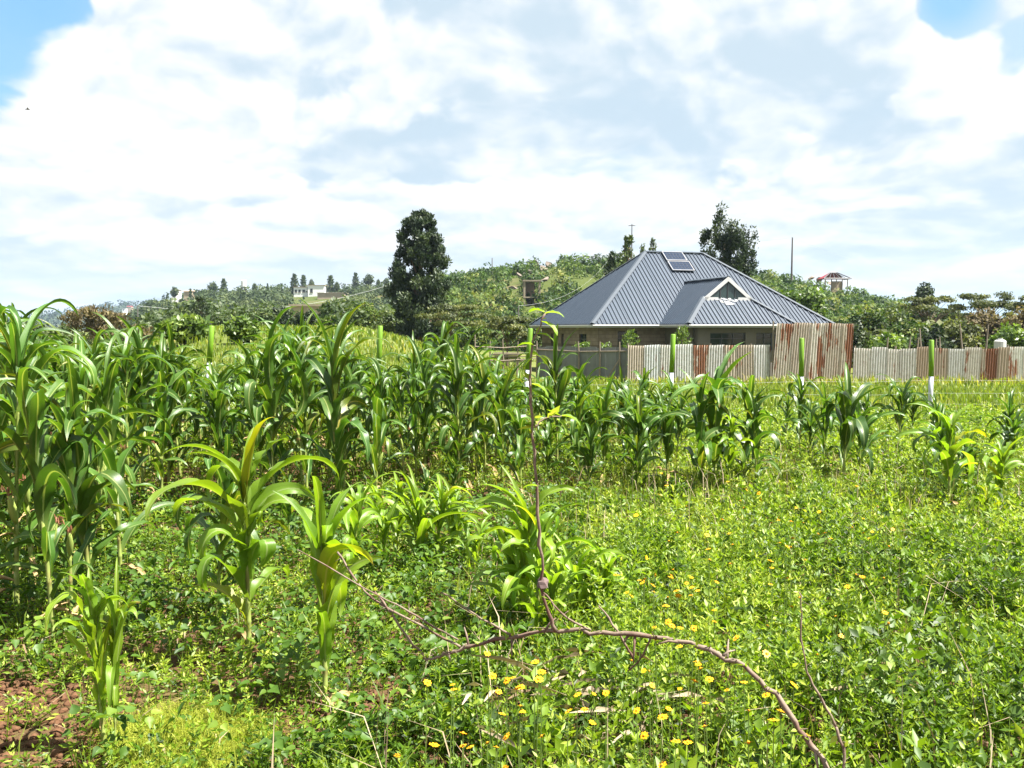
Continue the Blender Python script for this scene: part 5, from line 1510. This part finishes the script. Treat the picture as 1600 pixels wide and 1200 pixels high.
right_side = lambda x, y: sstep(-.35, .25, x - bound_x(y))
left_side = lambda x, y: 1 - sstep(-.1, .5, x - bound_x(y))
everywhere = lambda x, y: np.ones_like(x)
fine_patch = lambda x, y: np.clip(np.exp(-(((x + 1.36) / .36) ** 2 + ((y - 3.58) / .36) ** 2)) * (1 + .9 * patchy(x, y, .45)), 0, 1)
stuff_mesh('leafy_weeds', sprigs(6000, 2.3, 6.0, 41, .22, .78, .048, 8, right_side, True, .46, aspect=.31, rise=True, t0=.40, lift=.5, cl=9)
           + sprigs(2400, 2.3, 6.0, 39, .10, .34, .045, 5, right_side, True, .36, rise=True)
           + sprigs(8200, 5.8, 10.5, 42, .20, .70, .066, 6, lambda x, y: right_side(x, y) * .95, True, .52, aspect=.32, rise=True, t0=.38, lift=.5, cl=8, cr=.10)
           + sprigs(2600, 5.8, 10.5, 38, .10, .32, .055, 4, right_side, True, .4, rise=True)
           + sprigs(1500, 2.5, 9.0, 43, .18, .56, .095, 4, right_side, True, .28, aspect=.45, rise=True)
           + sprigs(1800, 2.4, 9.0, 40, .25, .74, .056, 5, lambda x, y: right_side(x, y) * (patchy(x, y, 1.1) > .0), True, .78, rise=True, t0=.45, lift=.7, aspect=.28, cl=3), M['weed'],
           'dense leafy green weeds with small pointed leaves')
stuff_mesh('low_weeds', sprigs(11000, 2.6, 7.0, 44, .05, .24, .040, 4, lambda x, y: left_side(x, y) * (1 - .7 * fine_patch(x, y)), False, .45, aspect=.34)
           + sprigs(7500, 6.8, 12.5, 45, .06, .28, .06, 3, lambda x, y: left_side(x, y), False, .42)
           + sprigs(9500, 10.3, 17.5, 46, .10, .30, .085, 4, lambda x, y: 1 - .6 * left_side(x, y), False, .52), M['weed'],
           'low small-leaved weeds between the maize and bean rows')
stuff_mesh('bean_foliage', [trifoliate(1650, 3.2, 8.5, 47, lambda x, y: left_side(x, y) * (.30 + .7 * (patchy(x, y, 1.5) > -.15)) * (1 - .9 * fine_patch(x, y))),
                            trifoliate(160, 3.5, 9.0, 48, lambda x, y: right_side(x, y) * (x < .8), .1, .3)], M['bean'],
           'broad dark green bean leaves spreading under the maize')
stuff_mesh('fine_weeds', [blades(42000, 3.0, 4.4, 49, .05, .17, .0026, lambda x, y: sstep(.25, .7, fine_patch(x, y)), .5, 1.4, 1, 0, 150, 480)], M['fine'],
           'fine yellow-green feathery weed carpet beside the bare soil')
stuff_mesh('grass', [blades(14000, 5.0, 10.5, 57, .18, .42, .0065, lambda x, y: right_side(x, y) * (patchy(x, y, 1.3) > -.1), .62, .6),
                     blades(9000, 2.6, 9.5, 50, .14, .50, .0055, lambda x, y: .25 + .75 * right_side(x, y), .45, .5),
                     blades(26000, 9.0, 18.0, 51, .12, .34, .011, everywhere, .5, .5),
                     blades(42000, 17.0, 32.0, 52, .12, .40, .026, everywhere, .44, .45),
                     blades(42000, 30.0, 75.0, 53, .15, .48, .06, lambda x, y: 1.0 * (~((x > 1.0) & (y > 44.5) & (y < 70) & (x < 24))), .46, .45),
                     blades(3200, 21.0, 42.5, 55, .35, .75, .04, lambda x, y: (x > 2) * 1.0 * (y > 39.5) , .78, .6, 6, .12)], M['grass'],
           'rough yellow-green grass filling the plot and the field beyond')
stuff_mesh('dry_stems', [blades(1500, 2.6, 11.0, 54, .30, .78, .005, right_side, .5, .9, 1, 0), blades(700, 2.6, 7.0, 56, .05, .2, .008, left_side, .4, 2.2, 1, 0)], M['dry'], 'scattered dry straw-coloured stems among the weeds')

# pile of dead weed straw under the branch
g = np.random.default_rng(77)
n = 90; c0 = P(915, 1110, 3.45); bx, by = c0.x, 3.55
x = bx + g.normal(0, .26, n); y = by + g.normal(0, .2, n); a = g.uniform(0, 6.283, n); L_ = g.uniform(.08, .32, n)
b0 = np.stack([x, y, ground_h(x, y) + g.uniform(.16, .34, n)], 1); d = np.stack([np.cos(a), np.sin(a), g.normal(0, .25, n)], 1)
s = np.stack([-np.sin(a), np.cos(a), 0 * a], 1) * .0022
V = np.stack([b0 - s, b0 + s, b0 + d * L_[:, None] * .5 + [0, 0, .02] + s, b0 + d * L_[:, None]], 1).reshape(-1, 3)
i = (np.arange(n) * 4)[:, None]
o = link('straw', mesh_np('straw', V, np.concatenate([i + [0, 1, 2], i + [0, 2, 3]]), M['dry'], False, {'tint': np.repeat(g.random(n), 4)}))
tag(o, 'tangle of dead pale straw lying on the weeds under the branch', None, None, 'stuff')

# clods of earth in the bare corner
M['clod'] = plain('earth_clod', (0.12, 0.062, 0.034), 0.95, 0.1, var=.4, scale=30.0, bump=.8)
g = np.random.default_rng(78); Vc, Fc, o_ = [], [], 0
ico = [(0,0,1),(.89,0,.45),(.28,.85,.45),(-.72,.53,.45),(-.72,-.53,.45),(.28,-.85,.45),(.72,.53,-.45),(-.28,.85,-.45),(-.89,0,-.45),(-.28,-.85,-.45),(.72,-.53,-.45),(0,0,-1)]
icf = [(0,1,2),(0,2,3),(0,3,4),(0,4,5),(0,5,1),(1,6,2),(2,7,3),(3,8,4),(4,9,5),(5,10,1),(2,6,7),(3,7,8),(4,8,9),(5,9,10),(1,10,6),(11,7,6),(11,8,7),(11,9,8),(11,10,9),(11,6,10)]
xs, ys = scatter(16000, 3.0, 5.6, g, -140, 620); kk = (soil_bare(xs, ys) > .15) | (g.random(16000) < .05)
for x, y in zip(xs[kk], ys[kk]):
    r = .004 + .026 * g.random() ** 6
    Vc.append(np.array(ico) * r * g.uniform(.5, 1.4, (12, 1)) * [1, 1, .7] + [x, y, gz(x, y) + r * .3]); Fc.append(np.array(icf) + o_); o_ += 12
o = link('soil_clods', mesh_np('soil_clods', np.concatenate(Vc), np.concatenate(Fc), M['clod'], True))
tag(o, 'loose crumbs and clods of red-brown earth in the bare corner', None, None, 'stuff')

# ================================================================== yellow flowers
def flower_meshes(seed):
    g = random.Random(seed); mb = MB(); n = 8
    for k in range(n):
        a = 6.283 * k / n + g.uniform(-.12, .12); L = .0165 * g.uniform(.85, 1.15); w_ = .0052
        c, s_ = math.cos(a), math.sin(a); el = g.uniform(.0, .3)
        pt = lambda r, q, z: (c * r - s_ * q, s_ * r + c * q, z)
        V = [pt(.003, 0, 0), pt(L * .55, w_, L * .4 * el), pt(L, w_ * .4, L * .3 * el), pt(L, -w_ * .4, L * .3 * el), pt(L * .55, -w_, L * .4 * el)]
        mb.add(V, [(0, 1, 2, 3, 4)])
    pe = mb.mesh('petals', M['yellow'])
    ce = MB().tube([(0, 0, -.004), (0, 0, .003), (0, 0, .006)], [.003, .0058, .002], 8).mesh('flower_centre', M['orange'], True)
    return pe, ce
fl = [flower_meshes(k) for k in range(4)]
M['stem_green'] = plain('flower_stem', (0.10, 0.15, 0.03), .6)
stem_me = MB().tube([(0, 0, 0), (.01, .004, .5), (0, 0, 1.0)], [.0022, .0018, .0012], 4).mesh('stem', M['stem_green'])
def flowers(n, uc, vc, du, dv, label, group, seed, hh=.52):
    g = random.Random(seed)
    for k in range(n):
        u, v = g.gauss(uc, du), g.gauss(vc, dv)
        h = hh * g.uniform(.9, 1.25)
        y = (CAM_H - h) * FPX / max(60, v - HZ)              # a flower at that height above ground seen at row v
        if y < 2.3: y = g.uniform(2.4, 3.2)
        x = (u - 800) / FPX * y
        root = empty('yellow_flower', (x, y, gz(x, y)), g.uniform(0, 6.28))
        st = link('stem', stem_me, root); st.scale = (1, 1, h)
        pe, ce = fl[k % 4]
        sc = g.uniform(.55, .95) * (1.0 + .03 * max(0, y - 4))
        for nm, me in (('petals', pe), ('flower_centre', ce)):
            o = link(nm, me, root, (0, 0, h)); o.scale = (sc,) * 3; o.rotation_euler = (g.gauss(0, .35), g.gauss(0, .35), 0)
        tag(root, label, 'flower', group)
flowers(20, 800, 1085, 70, 26, 'small yellow flower in the patch under the low end of the bare branch', 'yellow flowers under the branch', 1)
flowers(34, 1055, 915, 40, 50, 'small yellow flower in the cluster beyond the bare branch', 'yellow flowers beyond the branch', 2)
flowers(34, 1075, 1090, 80, 70, 'small yellow flower in the weeds inside the bend of the bare branch', 'yellow flowers inside the bend', 3)
flowers(16, 1235, 880, 45, 60, 'small yellow flower scattered in the leafy weeds past the branch', 'yellow flowers in the leafy weeds', 4)
flowers(22, 1150, 800, 90, 35, 'small yellow flower at the back of the weeds near the maize clump', 'yellow flowers near the maize clump', 5)
flowers(10, 1340, 960, 60, 70, 'small yellow flower in the leafy weeds beyond the bent branch end', 'yellow flowers beyond the bent end', 6)
flowers(14, 1330, 830, 100, 30, 'small yellow flower below the dark fan-shaped maize', 'yellow flowers below the fan maize', 7)
flowers(10, 760, 1170, 80, 18, 'small yellow flower at the bottom edge of the weeds', 'yellow flowers at the bottom edge', 8)

# ================================================================== the bare thorny branch close to the viewer
m, t, out = material('branch_bark')
oc = obj_coord(t); n1 = t.noise(oc, 60.0, 4.0, .6); n2 = t.noise(oc, 9.0, 3.0, .6)
c = t.mix(n1, (0.08, 0.055, 0.04), (0.26, 0.20, 0.15)); c = t.mix(t.smooth(n2, .45, .65), c, (0.10, 0.055, 0.04))
b = principled(t, c, .75, .3, 0, n1, .5, .003); t.l.new(b.outputs[0], out.inputs[0]); M['branch'] = m
def smooth_path(pts, k=5):
    pts = [Vector(p) for p in pts]; out = []
    for i in range(len(pts) - 1):
        p0, p1, p2, p3 = pts[max(i-1, 0)], pts[i], pts[i+1], pts[min(i+2, len(pts)-1)]
        for j in range(k):
            t_ = j / k
            out.append(.5 * ((2*p1) + (p2-p0)*t_ + (2*p0-5*p1+4*p2-p3)*t_*t_ + (3*p1-p0-3*p2+p3)*t_**3))
    return out + [pts[-1]]
foot = P(1330, 1300, 2.05)
shrub = empty('thorny_shrub', (foot.x + .02, 2.02, gz(foot.x, 2.0)))
sinv = Matrix.Translation(shrub.location).inverted()
def sb(mb, nm, mt, smooth=True):
    mb.v = [tuple(sinv @ Vector(p)) for p in mb.v]; return mb.build(nm, mt, shrub, smooth)
rb = random.Random(8)
def limb(nm, pts, r0, r1, thorns=0, leaves=0, lsize=.03):
    path = smooth_path(pts); n = len(path)
    path = [p + Vector((rb.gauss(0, r0 * .42), 0, rb.gauss(0, r0 * .42))) for p in path]
    rad = [(r0 + (r1 - r0) * i / (n - 1)) * rb.uniform(.82, 1.25) for i in range(n)]
    sb(MB().tube(path, rad, 8), nm, M['branch'])
    for k in range(thorns):
        i = rb.randrange(1, n - 1); d = Vector((rb.gauss(0, 1), rb.gauss(0, 1), rb.gauss(0, 1))).normalized()
        L = rb.uniform(.015, .035)
        sb(MB().tube([path[i], path[i] + d * L], [rad[i] * .35, .0006], 5), 'thorn', M['branch'])
    C, D, N, Ln = [], [], [], []
    for k in range(leaves):
        i = rb.randrange(1, n); d = Vector((rb.gauss(0, 1), rb.gauss(0, .6), rb.gauss(.2, .7))).normalized()
        C.append(path[i]); D.append(d); N.append(Vector((rb.gauss(0, .5), rb.gauss(0, .5), 1)).normalized()); Ln.append(lsize * rb.uniform(.5, 1.2))
    if leaves:
        V, F, m_ = leaf_cards(np.array(C), np.array(D), np.array(N), np.array(Ln), np.array(Ln) * .42, True)
        V = V - np.array(shrub.location)
        o = link('leaves', mesh_np('leaves', V, F, M['weed'], False, {'tint': np.repeat(np.clip(np.random.default_rng(leaves).normal(.75, .2, leaves), 0, 1), m_)}), shrub)
    return path
Y0 = 2.3
main = [Vector((foot.x + .02, 2.02, gz(foot.x, 2.0) - .05)), P(1320, 1260, 2.06), P(1294, 1205, 2.10), P(1250, 1140, 2.14), P(1200, 1075, 2.18), P(1135, 1027, 2.22), P(1060, 1002, 2.28), P(960, 990, 2.33), P(875, 985, 2.38), P(800, 996, 2.40), P(740, 1009, 2.43), P(694, 1022, 2.45)]
limb('branch', main, .0076, .0044, 34, 170, .022)
limb('shoot', [P(868, 985, 2.378), P(850, 935, 2.37), P(843, 850, 2.36), P(837, 730, 2.35), P(829, 610, 2.34), P(832, 545, 2.34), P(852, 490, 2.33)], .0050, .0022, 14, 12, .03)
limb('shoot', [P(836, 668, 2.345), P(850, 655, 2.35), P(878, 650, 2.36)], .0032, .0015, 0, 6, .045)
# big soft leaves at the tip of the upright shoot
def soft_leaf(u, v, L, az, el, w_=.5):
    g = np.random.default_rng(int(u * 7 + v)); p = P(u, v, 2.335)
    V, F, UV = maize_leaf(g, L, L * w_, el, el - 1.1, az, 1.2, None, .5, .35, .002, n=8, base=tuple(p - shrub.location))
    link('leaf', mesh_np('leaf', V, F, M['soft'], True, uv=UV), shrub)
M['soft'] = M['maize_young']
for u, v, L, az, el in ((852, 490, .055, 0.1, .3), (850, 488, .05, 2.6, .5), (846, 503, .06, -.3, -.2), (838, 522, .055, .2, .1), (834, 540, .05, 3.3, .4), (832, 560, .065, -2.9, -.6), (878, 650, .06, 0.1, .0), (870, 655, .05, -.3, -.5), (831, 600, .06, .0, -.2), (834, 620, .05, .3, .1), (840, 760, .045, 3.0, .3)):
    soft_leaf(u, v, L, az, el)
limb('twig', [P(720, 1010, 2.44), P(640, 968, 2.50), P(570, 925, 2.56), P(528, 862, 2.62)], .0036, .0026, 12, 30, .026)
limb('twig', [P(715, 1000, 2.445), P(650, 962, 2.46), P(590, 930, 2.50), P(465, 858, 2.55)], .0030, .0016, 8, 8, .024)
limb('twig', [P(668, 1030, 2.47), P(640, 1000, 2.5), P(598, 940, 2.53), P(583, 922, 2.54)], .0034, .0028, 8, 14, .026)
limb('twig', [P(694, 1022, 2.45), P(680, 1028, 2.46), P(660, 1030, 2.47)], .0046, .0034, 3, 22, .03)
limb('twig', [P(800, 993, 2.40), P(755, 968, 2.41), P(690, 925, 2.44)], .0035, .002, 6, 18, .022)
limb('twig', [P(922, 985, 2.36), P(880, 960, 2.34), P(850, 925, 2.36)], .0028, .0018, 3, 5, .022)
limb('twig', [P(990, 1030, 2.33), P(965, 985, 2.335), P(935, 945, 2.36)], .0032, .002, 3, 4, .022)
limb('twig', [P(1018, 995, 2.31), P(1000, 1030, 2.33), P(980, 1050, 2.35)], .003, .002, 2, 8, .022)
limb('twig', [P(1306, 1135, 2.10), P(1280, 1085, 2.10), P(1258, 1040, 2.11), P(1252, 970, 2.12), P(1250, 925, 2.13)], .0032, .0014, 4, 12, .026)
limb('twig', [P(1315, 1250, 2.065), P(1318, 1180, 2.08), P(1306, 1135, 2.10)], .0042, .0034, 2, 6, .026)
for k in range(16):                     # broken stubs and knots along the main branch
    a_, b_ = rb.choice(list(zip(main[2:-1], main[3:]))); q = a_.lerp(b_, rb.random())
    d = Vector((rb.gauss(0, .6), rb.gauss(0, .6), rb.gauss(.3, .8))).normalized(); L = rb.uniform(.015, .07)
    sb(MB().tube([q, q + d * L * .5, q + d * L + Vector((0, 0, -.2 * L))], [.0045, .003, .0016], 6), 'stub', M['branch'])
# small dried seed head caught on the upright shoot
import bmesh
bm = bmesh.new(); bmesh.ops.create_icosphere(bm, subdivisions=2, radius=.0165)
for v_ in bm.verts: v_.co *= 1 + rb.gauss(0, .12)
me = bpy.data.meshes.new('seed_head'); bm.to_mesh(me); bm.free(); me.materials.append(plain('dried_seed_head', (0.13, 0.095, 0.09), .95, .1))
link('seed_head', me, shrub, P(848, 912, 2.37) - shrub.location)
tag(shrub, 'bare curved thorny branch with one upright shoot arching over the weeds', 'shrub')
